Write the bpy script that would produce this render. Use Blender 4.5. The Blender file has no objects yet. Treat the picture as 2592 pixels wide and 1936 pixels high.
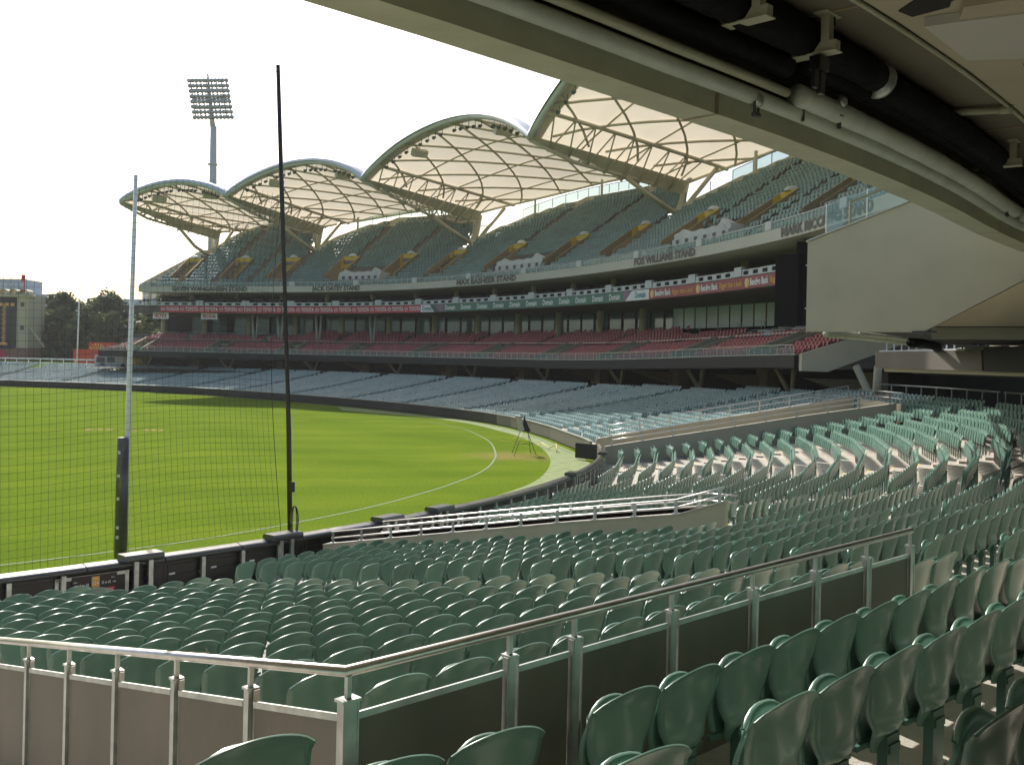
import bpy, math, random
from mathutils import Vector, Matrix
random.seed(7)
R_ = math.radians
SC = bpy.context.scene
COL = SC.collection
# ---------------------------------------------------------------- camera, sky, sun, exposure
EYE = 5.4
cd = bpy.data.cameras.new('camera'); cam = bpy.data.objects.new('camera', cd); COL.objects.link(cam)
cd.sensor_fit = 'HORIZONTAL'; cd.sensor_width = 36.0; cd.lens = 36.0 * 2531.0 / 2592.0
cd.shift_x = -1.3 / 2592.0; cd.shift_y = -60.0 / 2592.0
cd.clip_start = 0.05; cd.clip_end = 3000
cam.matrix_world = Matrix.Translation((0, 0, EYE)) @ Matrix.Rotation(R_(90), 4, 'X') @ Matrix.Rotation(0.022, 4, 'Z')
SC.camera = cam
SUN_EL, SUN_AZ = R_(37), R_(-26)          # azimuth measured from +Y towards +X
w = bpy.data.worlds.new('World'); SC.world = w; w.use_nodes = True
nt = w.node_tree; bg = nt.nodes['Background']
sky = nt.nodes.new('ShaderNodeTexSky'); sky.sky_type = 'NISHITA'; sky.sun_disc = False
sky.sun_elevation = SUN_EL; sky.sun_rotation = SUN_AZ; sky.air_density = 1.1; sky.dust_density = 3.0; sky.ozone_density = 1.0
nt.links.new(sky.outputs[0], bg.inputs[0]); bg.inputs[1].default_value = 0.115
sl = bpy.data.lights.new('sun', 'SUN'); sl.energy = 4.8; sl.angle = R_(0.53); sl.color = (1.0, 0.95, 0.86)
so = bpy.data.objects.new('sun', sl); COL.objects.link(so)
sdir = Vector((math.sin(SUN_AZ) * math.cos(SUN_EL), math.cos(SUN_AZ) * math.cos(SUN_EL), math.sin(SUN_EL)))
so.rotation_euler = sdir.to_track_quat('Z', 'Y').to_euler()
SC.view_settings.view_transform = 'Standard'; SC.view_settings.look = 'None'
SC.view_settings.exposure = 0.6; SC.view_settings.gamma = 1.0; SC.view_settings.use_curve_mapping = False
SC.render.engine = 'CYCLES'
SC.cycles.max_bounces = 7; SC.cycles.diffuse_bounces = 4; SC.cycles.glossy_bounces = 3
SC.cycles.transparent_max_bounces = 8; SC.cycles.sample_clamp_indirect = 6.0

# ---------------------------------------------------------------- materials
def _n(t, typ, **kw):
    n = t.nodes.new(typ)
    for k, v in kw.items(): setattr(n, k, v)
    return n
def mat(name, col, rough=0.6, metal=0.0, vary=0.15, scale=3.0, bump=0.0, bscale=40.0, spec=0.5, stain=0.0, scol=None, sscale=1.2, trans=0.0, coat=0.0, stretch=(1, 1, 1)):
    m = bpy.data.materials.new(name); m.use_nodes = True; t = m.node_tree
    b = t.nodes['Principled BSDF']
    b.inputs['Roughness'].default_value = rough; b.inputs['Metallic'].default_value = metal
    b.inputs['Specular IOR Level'].default_value = spec; b.inputs['Coat Weight'].default_value = coat
    geo = _n(t, 'ShaderNodeNewGeometry'); mp = _n(t, 'ShaderNodeMapping'); mp.inputs['Scale'].default_value = stretch
    t.links.new(geo.outputs['Position'], mp.inputs['Vector'])
    ns = _n(t, 'ShaderNodeTexNoise'); ns.inputs['Scale'].default_value = scale; ns.inputs['Detail'].default_value = 4.0
    t.links.new(mp.outputs[0], ns.inputs['Vector'])
    mr = _n(t, 'ShaderNodeMapRange'); mr.inputs['From Min'].default_value = 0.3; mr.inputs['From Max'].default_value = 0.7
    mr.inputs['To Min'].default_value = 1 - vary; mr.inputs['To Max'].default_value = 1 + vary
    t.links.new(ns.outputs['Fac'], mr.inputs['Value'])
    mx = _n(t, 'ShaderNodeMix', data_type='RGBA', blend_type='MULTIPLY'); mx.inputs['Factor'].default_value = 1.0
    mx.inputs['A'].default_value = (*col, 1); cc = _n(t, 'ShaderNodeCombineColor')
    for i in range(3): t.links.new(mr.outputs[0], cc.inputs[i])
    t.links.new(cc.outputs[0], mx.inputs['B']); out = mx.outputs['Result']
    if stain > 0:
        n2 = _n(t, 'ShaderNodeTexNoise'); n2.inputs['Scale'].default_value = sscale; n2.inputs['Detail'].default_value = 8.0; n2.inputs['Roughness'].default_value = 0.7
        t.links.new(mp.outputs[0], n2.inputs['Vector'])
        m2 = _n(t, 'ShaderNodeMapRange'); m2.inputs['From Min'].default_value = 0.5; m2.inputs['From Max'].default_value = 0.75; m2.inputs['To Max'].default_value = stain
        t.links.new(n2.outputs['Fac'], m2.inputs['Value'])
        x2 = _n(t, 'ShaderNodeMix', data_type='RGBA'); x2.inputs['B'].default_value = (*(scol or [c * 0.5 for c in col]), 1)
        t.links.new(m2.outputs[0], x2.inputs['Factor']); t.links.new(out, x2.inputs['A']); out = x2.outputs['Result']
    t.links.new(out, b.inputs['Base Color'])
    if bump > 0:
        n3 = _n(t, 'ShaderNodeTexNoise'); n3.inputs['Scale'].default_value = bscale; n3.inputs['Detail'].default_value = 3.0
        t.links.new(geo.outputs['Position'], n3.inputs['Vector'])
        bp = _n(t, 'ShaderNodeBump'); bp.inputs['Strength'].default_value = bump; bp.inputs['Distance'].default_value = 0.02
        t.links.new(n3.outputs['Fac'], bp.inputs['Height']); t.links.new(bp.outputs[0], b.inputs['Normal'])
    if trans > 0:
        tr = _n(t, 'ShaderNodeBsdfTranslucent'); ms = _n(t, 'ShaderNodeMixShader'); ms.inputs[0].default_value = trans
        t.links.new(out, tr.inputs['Color']); o = t.nodes['Material Output']
        t.links.new(b.outputs[0], ms.inputs[1]); t.links.new(tr.outputs[0], ms.inputs[2]); t.links.new(ms.outputs[0], o.inputs[0])
    return m
M = {}
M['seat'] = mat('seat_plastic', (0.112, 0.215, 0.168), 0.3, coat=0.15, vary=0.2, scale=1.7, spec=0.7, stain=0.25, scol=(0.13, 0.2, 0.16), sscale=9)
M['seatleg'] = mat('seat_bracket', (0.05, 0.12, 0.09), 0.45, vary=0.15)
M['seat_sky'] = mat('seat_plastic_sky_tint', (0.16, 0.265, 0.265), 0.33, vary=0.22, scale=0.9, spec=0.8)  # same green plastic, with sky reflection tinted into the colour
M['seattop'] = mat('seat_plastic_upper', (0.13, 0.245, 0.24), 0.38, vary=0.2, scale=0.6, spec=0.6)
M['seatred'] = mat('seat_plastic_red', (0.36, 0.045, 0.055), 0.33, vary=0.25, scale=0.8, spec=0.6)
M['seatblack'] = mat('seat_fabric_black', (0.012, 0.013, 0.016), 0.5)
M['conc'] = mat('concrete_step', (0.40, 0.37, 0.32), 0.85, vary=0.14, scale=2.2, bump=0.35, stain=0.4, scol=(0.2, 0.18, 0.155))
M['concdark'] = mat('concrete_shaded_wall', (0.13, 0.115, 0.095), 0.9, vary=0.2, scale=0.8, bump=0.3, stain=0.4)  # darker concrete; shade of covered parts put into the colour
M['concwall'] = mat('concrete_painted', (0.43, 0.39, 0.28), 0.8, vary=0.08, scale=0.9, bump=0.25, bscale=25, stain=0.22, scol=(0.22, 0.2, 0.14), sscale=0.9)
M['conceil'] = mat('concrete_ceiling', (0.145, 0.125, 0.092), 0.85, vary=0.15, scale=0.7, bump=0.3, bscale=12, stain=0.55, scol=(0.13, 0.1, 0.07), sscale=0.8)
M['beampaint'] = mat('painted_steel_beam', (0.40, 0.40, 0.29), 0.55, vary=0.1, scale=1.4, stain=0.4, scol=(0.2, 0.18, 0.1), sscale=2.2)
M['fascia'] = mat('fascia_paint', (0.5, 0.49, 0.44), 0.7, vary=0.06, scale=0.3)
M['white'] = mat('white_paint', (0.5, 0.53, 0.55), 0.5, vary=0.06, scale=0.8)
M['roofsteel'] = mat('cream_steel', (0.56, 0.52, 0.4), 0.5, vary=0.08, scale=0.5)
M['roofedge'] = mat('silver_edge', (0.6, 0.63, 0.67), 0.35, metal=0.1, vary=0.08, scale=0.4)
M['membrane'] = mat('roof_membrane', (0.8, 0.73, 0.6), 0.6, vary=0.05, scale=0.25, trans=0.3)
M['galv'] = mat('galvanised_steel', (0.46, 0.48, 0.46), 0.38, metal=0.75, vary=0.2, scale=8, stain=0.35, scol=(0.28, 0.3, 0.27), sscale=5)
M['tube'] = mat('brushed_tube', (0.62, 0.61, 0.59), 0.3, metal=0.85, vary=0.12, scale=6, stain=0.3, scol=(0.35, 0.3, 0.25), sscale=7)
M['plate'] = mat('weathered_sheet_metal', (0.15, 0.133, 0.104), 0.6, metal=0.0, vary=0.2, scale=1.3, stain=0.5, scol=(0.23, 0.17, 0.13), sscale=1.6, stretch=(1, 1, .5))
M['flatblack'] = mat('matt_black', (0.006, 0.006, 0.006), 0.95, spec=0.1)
M['black'] = mat('black_paint', (0.012, 0.012, 0.013), 0.35, vary=0.2, scale=2)
M['blackcap'] = mat('black_vinyl_pad', (0.045, 0.045, 0.045), 0.3, vary=0.15, scale=2, spec=0.8, coat=0.4)
M['led'] = mat('led_board_dark', (0.008, 0.008, 0.009), 0.6, vary=0.25, scale=0.6)
M['ledgrey'] = mat('led_board_grey', (0.12, 0.105, 0.09), 0.5, vary=0.1, scale=0.6)
M['dark'] = mat('dark_interior', (0.014, 0.013, 0.012), 0.8, vary=0.25, scale=0.4)  # near-black; shade of deep interiors put into the colour
M['glassdark'] = mat('window_glass', (0.16, 0.25, 0.31), 0.06, metal=0.3, vary=0.35, scale=0.15)  # blue base carries part of the sky reflection
M['glass_sky'] = mat('window_sky_reflection', (0.5, 0.68, 0.85), 0.25, vary=0.1, scale=0.3)  # pale blue sky reflection painted as the pane colour
M['post'] = mat('goal_post_white', (0.74, 0.74, 0.66), 0.45, vary=0.05)
M['netpole'] = mat('net_pole_dark', (0.035, 0.028, 0.026), 0.35, metal=0.3, vary=0.15)
M['net'] = mat('net_cord', (0.035, 0.04, 0.035), 0.8, vary=0.1)
M['towersteel'] = mat('tower_steel', (0.5, 0.5, 0.5), 0.5, vary=0.06)
M['canvasw'] = mat('white_canvas_roll', (0.5, 0.53, 0.46), 0.65, vary=0.1, scale=2.5, bump=0.8, bscale=7)
M['canvasb'] = mat('black_canvas_roll', (0.004, 0.004, 0.0045), 0.85, spec=0.2, vary=0.3, scale=3, bump=1.0, bscale=9)
M['yellow'] = mat('yellow_paint', (0.6, 0.44, 0.06), 0.6, vary=0.08)
M['tan'] = mat('tan_render', (0.27, 0.22, 0.13), 0.8, vary=0.1)
M['red'] = mat('board_red', (0.52, 0.035, 0.06), 0.45, vary=0.05)
M['green'] = mat('board_green', (0.035, 0.16, 0.12), 0.45, vary=0.06, scale=0.4)
M['maroon'] = mat('board_maroon', (0.27, 0.045, 0.06), 0.45, vary=0.08, scale=0.4)
M['plum'] = mat('board_plum', (0.2, 0.13, 0.19), 0.45, vary=0.05)
M['gold'] = mat('gold_lettering', (0.75, 0.4, 0.08), 0.5, vary=0.04)
M['boardwhite'] = mat('board_white', (0.75, 0.77, 0.78), 0.5, vary=0.03)
M['lettergrey'] = mat('lettering_charcoal', (0.07, 0.075, 0.075), 0.5, vary=0.05)
M['letterteal'] = mat('lettering_teal', (0.1, 0.3, 0.33), 0.5, vary=0.05)
M['turf'] = mat('synthetic_turf', (0.15, 0.2, 0.062), 0.9, vary=0.25, scale=2.0, bump=0.5, bscale=18)
M['line'] = mat('line_paint', (0.125, 0.18, 0.075), 0.9, vary=0.2, scale=5)
M['earth'] = mat('ground_earth', (0.09, 0.11, 0.04), 0.95, vary=0.3, scale=0.3)
M['brick'] = mat('brickwork', (0.25, 0.14, 0.09), 0.85, vary=0.2, scale=3)
M['creamwall'] = mat('cream_render', (0.5, 0.46, 0.3), 0.8, vary=0.08)
M['sbdark'] = mat('scoreboard_face', (0.03, 0.03, 0.05), 0.7, vary=0.1)
M['bluewall'] = mat('blue_cladding', (0.3, 0.38, 0.48), 0.5, vary=0.1, scale=0.2)
M['greywall'] = mat('grey_tower_wall', (0.5, 0.52, 0.54), 0.6, vary=0.08, scale=0.2)
M['bark'] = mat('tree_bark', (0.1, 0.08, 0.06), 0.9, vary=0.3, scale=2)
M['ribwall'] = mat('concrete_rib', (0.27, 0.26, 0.2), 0.85, vary=0.1, scale=1.0, stain=0.2)
M['woodrust'] = mat('weathered_board', (0.3, 0.3, 0.29), 0.7, vary=0.2, scale=4)
def leafmat(name, c1):
    m = mat(name, c1, 0.6, vary=0.35, scale=0.8, trans=0.25, spec=0.3); return m
M['leafa'] = leafmat('leaves_dark', (0.065, 0.1, 0.035)); M['leafb'] = leafmat('leaves_olive', (0.11, 0.14, 0.045)); M['leafc'] = leafmat('leaves_grey', (0.08, 0.11, 0.055))
# balustrade glass: part glossy, part see-through
def glassmat(name, tint, fac):
    m = bpy.data.materials.new(name); m.use_nodes = True; t = m.node_tree; b = t.nodes['Principled BSDF']
    b.inputs['Base Color'].default_value = (*tint, 1); b.inputs['Roughness'].default_value = 0.05
    tp = _n(t, 'ShaderNodeBsdfTransparent'); tp.inputs[0].default_value = (0.82, 0.93, 0.9, 1); ms = _n(t, 'ShaderNodeMixShader'); ms.inputs[0].default_value = fac
    t.links.new(tp.outputs[0], ms.inputs[1]); t.links.new(b.outputs[0], ms.inputs[2]); t.links.new(ms.outputs[0], t.nodes['Material Output'].inputs[0])
    return m
M['glass'] = glassmat('balustrade_glass', (0.3, 0.42, 0.42), 0.35)
# playing field: mown bands, fine blades, worn patches
def fieldmat():
    m = bpy.data.materials.new('field_grass'); m.use_nodes = True; t = m.node_tree; b = t.nodes['Principled BSDF']
    b.inputs['Roughness'].default_value = 1.0; b.inputs['Specular IOR Level'].default_value = 0.0
    geo = _n(t, 'ShaderNodeNewGeometry')
    def noise(scale, det=3.0, rough=0.5, vec=None):
        n = _n(t, 'ShaderNodeTexNoise'); n.inputs['Scale'].default_value = scale; n.inputs['Detail'].default_value = det; n.inputs['Roughness'].default_value = rough
        t.links.new(vec or geo.outputs['Position'], n.inputs['Vector']); return n
    mp = _n(t, 'ShaderNodeMapping'); mp.inputs['Rotation'].default_value = (0, 0, R_(-12)); t.links.new(geo.outputs['Position'], mp.inputs['Vector'])
    wv = _n(t, 'ShaderNodeTexWave', wave_type='BANDS', bands_direction='Y'); wv.inputs['Scale'].default_value = 0.055; wv.inputs['Distortion'].default_value = 5.0; wv.inputs['Detail'].default_value = 1.0
    t.links.new(mp.outputs[0], wv.inputs['Vector'])
    r1 = _n(t, 'ShaderNodeValToRGB'); r1.color_ramp.elements[0].color = (0.118, 0.172, 0.019, 1); r1.color_ramp.elements[1].color = (0.138, 0.19, 0.021, 1)
    r1.color_ramp.elements[0].position = 0.42; r1.color_ramp.elements[1].position = 0.58
    t.links.new(wv.outputs['Fac'], r1.inputs[0])
    mp9 = _n(t, 'ShaderNodeMapping'); mp9.inputs['Rotation'].default_value = (0, 0, R_(52)); t.links.new(geo.outputs['Position'], mp9.inputs['Vector'])
    wv2 = _n(t, 'ShaderNodeTexWave', wave_type='BANDS', bands_direction='Y'); wv2.inputs['Scale'].default_value = 0.03; wv2.inputs['Distortion'].default_value = 2.5; t.links.new(mp9.outputs[0], wv2.inputs['Vector'])
    n1 = noise(0.1, 6, 0.7); mr = _n(t, 'ShaderNodeMapRange'); mr.inputs['From Min'].default_value = 0.4; mr.inputs['From Max'].default_value = 0.68; t.links.new(n1.outputs['Fac'], mr.inputs['Value'])
    x1 = _n(t, 'ShaderNodeMix', data_type='RGBA'); x1.inputs['B'].default_value = (0.088, 0.142, 0.016, 1)
    ml0 = _n(t, 'ShaderNodeMath', operation='MULTIPLY_ADD'); ml0.inputs[1].default_value = 0.35; t.links.new(wv2.outputs['Fac'], ml0.inputs[0]); t.links.new(mr.outputs[0], ml0.inputs[2])
    ml = _n(t, 'ShaderNodeMath', operation='MULTIPLY'); ml.use_clamp = True; ml.inputs[1].default_value = 0.7; t.links.new(ml0.outputs[0], ml.inputs[0])
    t.links.new(ml.outputs[0], x1.inputs['Factor']); t.links.new(r1.outputs[0], x1.inputs['A'])
    n2 = noise(9.0, 6, 0.75); m2 = _n(t, 'ShaderNodeMapRange'); m2.inputs['From Min'].default_value = 0.25; m2.inputs['From Max'].default_value = 0.75; m2.inputs['To Min'].default_value = 0.62; m2.inputs['To Max'].default_value = 1.38
    t.links.new(n2.outputs['Fac'], m2.inputs['Value']); cc = _n(t, 'ShaderNodeCombineColor')
    for i in range(3): t.links.new(m2.outputs[0], cc.inputs[i])
    x2 = _n(t, 'ShaderNodeMix', data_type='RGBA', blend_type='MULTIPLY'); x2.inputs['Factor'].default_value = 1.0
    t.links.new(x1.outputs['Result'], x2.inputs['A']); t.links.new(cc.outputs[0], x2.inputs['B'])
    # worn soil by the goal-square end
    vm = _n(t, 'ShaderNodeVectorMath', operation='DISTANCE'); vm.inputs[1].default_value = (0.2, 55.4, 0); mp2 = _n(t, 'ShaderNodeMapping'); mp2.inputs['Scale'].default_value = (1, 1, 1)
    t.links.new(geo.outputs['Position'], vm.inputs[0]); n4 = noise(1.3, 5, 0.7)
    ad = _n(t, 'ShaderNodeMath', operation='MULTIPLY_ADD'); ad.inputs[1].default_value = -6.0; t.links.new(n4.outputs['Fac'], ad.inputs[0]); t.links.new(vm.outputs['Value'], ad.inputs[2])
    m4 = _n(t, 'ShaderNodeMapRange'); m4.inputs['From Min'].default_value = -2.5; m4.inputs['From Max'].default_value = 0.3; m4.inputs['To Min'].default_value = 0.75; m4.inputs['To Max'].default_value = 0.0
    t.links.new(ad.outputs[0], m4.inputs['Value']); x4 = _n(t, 'ShaderNodeMix', data_type='RGBA'); x4.inputs['B'].default_value = (0.24, 0.19, 0.075, 1)
    t.links.new(m4.outputs[0], x4.inputs['Factor']); t.links.new(x2.outputs['Result'], x4.inputs['A']); t.links.new(x4.outputs['Result'], b.inputs['Base Color'])
    bp = _n(t, 'ShaderNodeBump'); bp.inputs['Strength'].default_value = 0.6; bp.inputs['Distance'].default_value = 0.04; n5 = noise(28, 3); t.links.new(n5.outputs['Fac'], bp.inputs['Height']); t.links.new(bp.outputs[0], b.inputs['Normal'])
    return m
M['field'] = fieldmat()

# ---------------------------------------------------------------- mesh helpers
class MB:
    def __init__(s): s.v = []; s.f = []; s.mi = []; s.m = 0
    def add(s, vs, fs):
        o = len(s.v); s.v.extend([tuple(p) for p in vs]); s.f.extend([tuple(i + o for i in f) for f in fs]); s.mi.extend([s.m] * len(fs))
    def quad(s, a, b, c, d): s.add((a, b, c, d), ((0, 1, 2, 3),))
    def box(s, x0, x1, y0, y1, z0, z1, T=None):
        p = [(x, y, z) for z in (z0, z1) for x, y in ((x0, y0), (x1, y0), (x1, y1), (x0, y1))]
        if T is not None: p = [T @ Vector(q) for q in p]
        s.add(p, ((3, 2, 1, 0), (4, 5, 6, 7), (0, 1, 5, 4), (1, 2, 6, 5), (2, 3, 7, 6), (3, 0, 4, 7)))
    def bar(s, a, b, w, h, up=(0, 0, 1)):
        a = Vector(a); b = Vector(b); d = (b - a).normalized(); u = Vector(up)
        if abs(d.dot(u)) > 0.99: u = Vector((0, 1, 0))
        x = d.cross(u).normalized() * (w / 2); z = x.cross(d).normalized() * (h / 2)
        s.add([q + o for q in (a, b) for o in (-x - z, x - z, x + z, -x + z)], ((0, 1, 2, 3), (7, 6, 5, 4), (0, 4, 5, 1), (1, 5, 6, 2), (2, 6, 7, 3), (3, 7, 4, 0)))
    def tube(s, P, r, n=8, cap=True):
        P = [Vector(p) for p in P]; rr = r if isinstance(r, (list, tuple)) else [r] * len(P); rings = []; up = Vector((0, 0, 1)); px = None
        for i, p in enumerate(P):
            d = (P[min(i + 1, len(P) - 1)] - P[max(i - 1, 0)]).normalized()
            x = d.cross(up)
            if x.length < 0.05: x = px or d.cross(Vector((0, 1, 0)))
            x.normalize(); px = x.copy(); y = d.cross(x)
            rings.append([p + (x * math.cos(2 * math.pi * k / n) + y * math.sin(2 * math.pi * k / n)) * rr[i] for k in range(n)])
        vs = [q for g in rings for q in g]; fs = [(i * n + k, i * n + (k + 1) % n, (i + 1) * n + (k + 1) % n, (i + 1) * n + k) for i in range(len(P) - 1) for k in range(n)]
        if cap: fs += [tuple(range(n))[::-1], tuple((len(P) - 1) * n + k for k in range(n))]
        s.add(vs, fs)
    def grid(s, rows, close=False):
        n = len(rows[0]); vs = [q for g in rows for q in g]
        s.add(vs, [(i * n + k, i * n + k + 1, (i + 1) * n + k + 1, (i + 1) * n + k) for i in range(len(rows) - 1) for k in range(n - 1)])
    def sweep(s, P, prof, closed=True):
        # P: list of (origin, outward unit vec); prof: (d,z) pairs
        rows = [[(p[0] + n[0] * d, p[1] + n[1] * d, z + (p[2] if len(p) > 2 else 0)) for d, z in (prof + [prof[0]] if closed else prof)] for p, n in P]
        s.grid(rows)
        if closed:
            for r_, fl in ((rows[0][:-1], 0), (rows[-1][:-1], 1)): s.add(r_, (tuple(range(len(r_)))[::-1] if fl else tuple(range(len(r_))),))
    def build(s, name, mats, parent=None, smooth=False, loc=None):
        me = bpy.data.meshes.new(name)
        if loc is not None: s.v = [(x - loc[0], y - loc[1], z - loc[2]) for x, y, z in s.v]
        me.from_pydata(s.v, [], s.f); mats = mats if isinstance(mats, (list, tuple)) else [mats]
        for m in mats: me.materials.append(m)
        if len(mats) > 1: me.polygons.foreach_set('material_index', s.mi)
        if smooth: me.polygons.foreach_set('use_smooth', [True] * len(me.polygons))
        me.update(); o = bpy.data.objects.new(name, me); COL.objects.link(o)
        if loc is not None: o.location = loc
        if parent is not None:
            o.parent = parent
            if loc is None: o.matrix_parent_inverse = parent.matrix_world.inverted() if parent.type != 'EMPTY' else Matrix.Translation(-Vector(parent.location)); 
        return o
def tag(o, label=None, cat=None, group=None, kind=None):
    for k, v in (('label', label), ('category', cat), ('group', group), ('kind', kind)):
        if v: o[k] = v
    return o
def thing(name, label, cat, loc=(0, 0, 0), rz=0.0, group=None):
    o = bpy.data.objects.new(name, None); COL.objects.link(o); o.location = loc; o.rotation_euler = (0, 0, rz); o.empty_display_size = 0.2
    return tag(o, label, cat, group)
def part(mb, name, m, parent, smooth=False, label=None):
    """mesh given in world space, parented to a thing standing at parent.location"""
    o = mb.build(name, m, None, smooth); o.parent = parent
    if parent.type == 'EMPTY': o.matrix_parent_inverse = (Matrix.Translation(parent.location) @ Matrix.Rotation(parent.rotation_euler[2], 4, 'Z')).inverted()
    if label: o['label'] = label
    return o
def struct(mb, name, m, smooth=False): return tag(mb.build(name, m, None, smooth), kind='structure')
def cat(P, n=10):
    out = []; Q = [tuple(2 * a - b for a, b in zip(P[0], P[1]))] + list(P) + [tuple(2 * a - b for a, b in zip(P[-1], P[-2]))]
    for i in range(1, len(Q) - 2):
        a, b, c, d = Q[i - 1:i + 3]
        for k in range(n):
            t = k / n
            out.append(tuple(.5 * (2 * b[j] + (c[j] - a[j]) * t + (2 * a[j] - 5 * b[j] + 4 * c[j] - d[j]) * t * t + (3 * b[j] - a[j] - 3 * c[j] + d[j]) * t ** 3) for j in range(len(b))))
    out.append(tuple(P[-1])); return out
_tc = {}
def text_mesh(s, bold=0.0):
    """flat lettering as (verts, faces), cap height 1, left edge at 0"""
    if (s, bold) in _tc: return _tc[(s, bold)]
    cu = bpy.data.curves.new('t', 'FONT'); cu.body = s; cu.size = 1.0; cu.offset = bold; cu.resolution_u = 2; cu.fill_mode = 'FRONT'
    o = bpy.data.objects.new('t', cu); COL.objects.link(o); bpy.context.view_layer.update()
    me = bpy.data.meshes.new_from_object(o.evaluated_get(bpy.context.evaluated_depsgraph_get()))
    vs = [tuple(v.co) for v in me.vertices]; fs = [tuple(p.vertices) for p in me.polygons]
    bpy.data.objects.remove(o); bpy.data.curves.remove(cu); bpy.data.meshes.remove(me)
    h = 0.69; vs = [(x / h, y / h) for x, y, z in vs]; x0 = min(v[0] for v in vs); x1 = max(v[0] for v in vs)
    r = ([(x - x0, y) for x, y in vs], fs, x1 - x0); _tc[(s, bold)] = r; return r
def put_text(mb, s, fn, width, height, bold=0.0):
    """fn(a,b)->world point, a metres along, b metres up"""
    vs, fs, wd = text_mesh(s, bold); k = width / wd
    mb.add([fn(x * k, y * height) for x, y in vs], fs)

# ---------------------------------------------------------------- plan of the bowl (fence line = radius RF about CX,CY, then a spline)
CX, CY, RF = -41.26, 52.69, 45.85
def pol(ang, d): a = R_(ang); return (CX + (RF + d) * math.cos(a), CY + (RF + d) * math.sin(a))
def zf(d): return 0.12 * d + 0.00294 * d * d
KANG = [-43.2 + 6.2 * n for n in range(-8, 10)]
farP = cat([pol(6.4, 0), pol(12.6, 0), (2.0, 70.9), (-1.2, 81.4), (-7.3, 92.3), (-16, 103.5), (-27, 115), (-40.5, 126.5), (-56, 135), (-72, 139.5), (-90, 141), (-108, 139)], 14)[14:]
acc = 0; FARV = []
for a, b in zip(farP, farP[1:]):
    acc += math.dist(a, b)
    if acc >= 5.0: FARV.append(b); acc = 0
FV = [pol(a, 0) for a in KANG] + FARV
NV = len(FV); NCIRC = len(KANG)
MV = []
for i in range(NV):
    if i < NCIRC: a = R_(KANG[i]); MV.append((math.cos(a), math.sin(a))); continue
    a, b = FV[i - 1], FV[min(i + 1, NV - 1)]; tx, ty = b[0] - a[0], b[1] - a[1]; L = math.hypot(tx, ty); MV.append((ty / L, -tx / L))
def bp_(i, d): return (FV[i][0] + MV[i][0] * d, FV[i][1] + MV[i][1] * d)
def fpath(i0, i1, sub=1):
    """(point, outward normal) list along the fence between kink vertices"""
    return [(FV[i], MV[i]) for i in range(i0, i1 + 1)]
def rows_at(i):   # number of seating rows behind fence vertex i
    if i < NCIRC:
        a = KANG[i]
        return 27 if a < -30 else (22 if a < 6 else 22)
    k = i - NCIRC
    return 21 if k < 2 else (19 if k < 4 else 18)
def drow(k): return 1.05 + 0.8 * k
# ---------------------------------------------------------------- ground and field
g = MB(); g.quad((-1500, -300, -0.35), (1500, -300, -0.35), (1500, 2500, -0.35), (-1500, 2500, -0.35)); struct(g, 'ground', M['earth'])
def inside_poly():
    P = [FV[i] for i in range(3, NV)]
    return P + [(-140, 120), (-150, 60), (-120, 20), (-80, 0), (-55, 2)]
g = MB(); g.add([(x, y, 0) for x, y in inside_poly()], [tuple(range(len(inside_poly())))]); struct(g, 'field', M['field'])
# synthetic turf apron in the corner, laid 4 mm above the grass
tin = [(-16.5, 97.5), (-11.5, 93.2), (-8.0, 89.4), (-6.0, 87.0), (-3.2, 81.6), (-1.0, 75), (0.6, 69.4), (1.7, 62.8), (2.15, 56), (2.0, 50.8), (1.4, 45.8), (0.6, 42.4), (-0.8, 38.6), (-2.2, 34.6), (-3.3, 31.0)]
def fence_pts(side=-0.4):
    return [bp_(i, side) for i in range(9, NCIRC + 11)]
outp = [p for p in fence_pts() if p[1] < 106 and p[1] > 26]
g = MB(); ti = cat(tin[::-1], 3); n = len(ti); no = len(outp)
oc = []
for i in range(n):
    t = i / (n - 1) * (no - 1); k = min(int(t), no - 2); f = t - k
    oc.append(tuple(outp[k][j] * (1 - f) + outp[k + 1][j] * f for j in (0, 1)))
g.grid([[(x, y, 0.004) for x, y in ti], [(x, y, 0.004) for x, y in oc]]); struct(g, 'turf_apron', M['turf'])
bl = cat([(-20, 99), (-13.5, 92.5), (-7.8, 84.8), (-3.9, 76.6), (-2.4, 70.6), (-1.3, 64.1), (-0.85, 57.0), (-0.85, 53.4), (-1.1, 49.5), (-1.65, 46.0), (-2.35, 43.2), (-3.1, 40.6), (-4.8, 36.0), (-6.9, 31.9), (-9.5, 28.0), (-14, 23.5), (-19, 19.5)], 5)
g = MB(); rows = []
for i, p in enumerate(bl):
    a, b = bl[max(i - 1, 0)], bl[min(i + 1, len(bl) - 1)]; tx, ty = b[0] - a[0], b[1] - a[1]; L = math.hypot(tx, ty); wd = 0.05
    rows.append([(p[0] + ty / L * wd, p[1] - tx / L * wd, 0.008), (p[0] - ty / L * wd, p[1] + tx / L * wd, 0.008)])
g.grid(rows); struct(g, 'boundary_line', M['line'])
# faint red painted marks on the grass
g = MB()
for (x, y, w_, h_) in ((-28.6, 67.0, 1.9, .55), (-26.2, 66.9, 1.2, .35), (-24.9, 67.6, 1.4, .7)):
    c_, s_ = math.cos(.35), math.sin(.35)
    for k in range(3): g.quad(*[(x + a * c_ - b * s_, y + a * s_ + b * c_, 0.006) for a, b in ((k * w_ / 3, 0), (k * w_ / 3 + w_ / 4, 0), (k * w_ / 3 + w_ / 3.2, h_), (k * w_ / 3 + w_ / 12, h_))])
struct(g, 'field_marking', mat('faded_red_paint', (0.3, 0.1, 0.03), 0.9, vary=0.3, scale=4))

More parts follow.
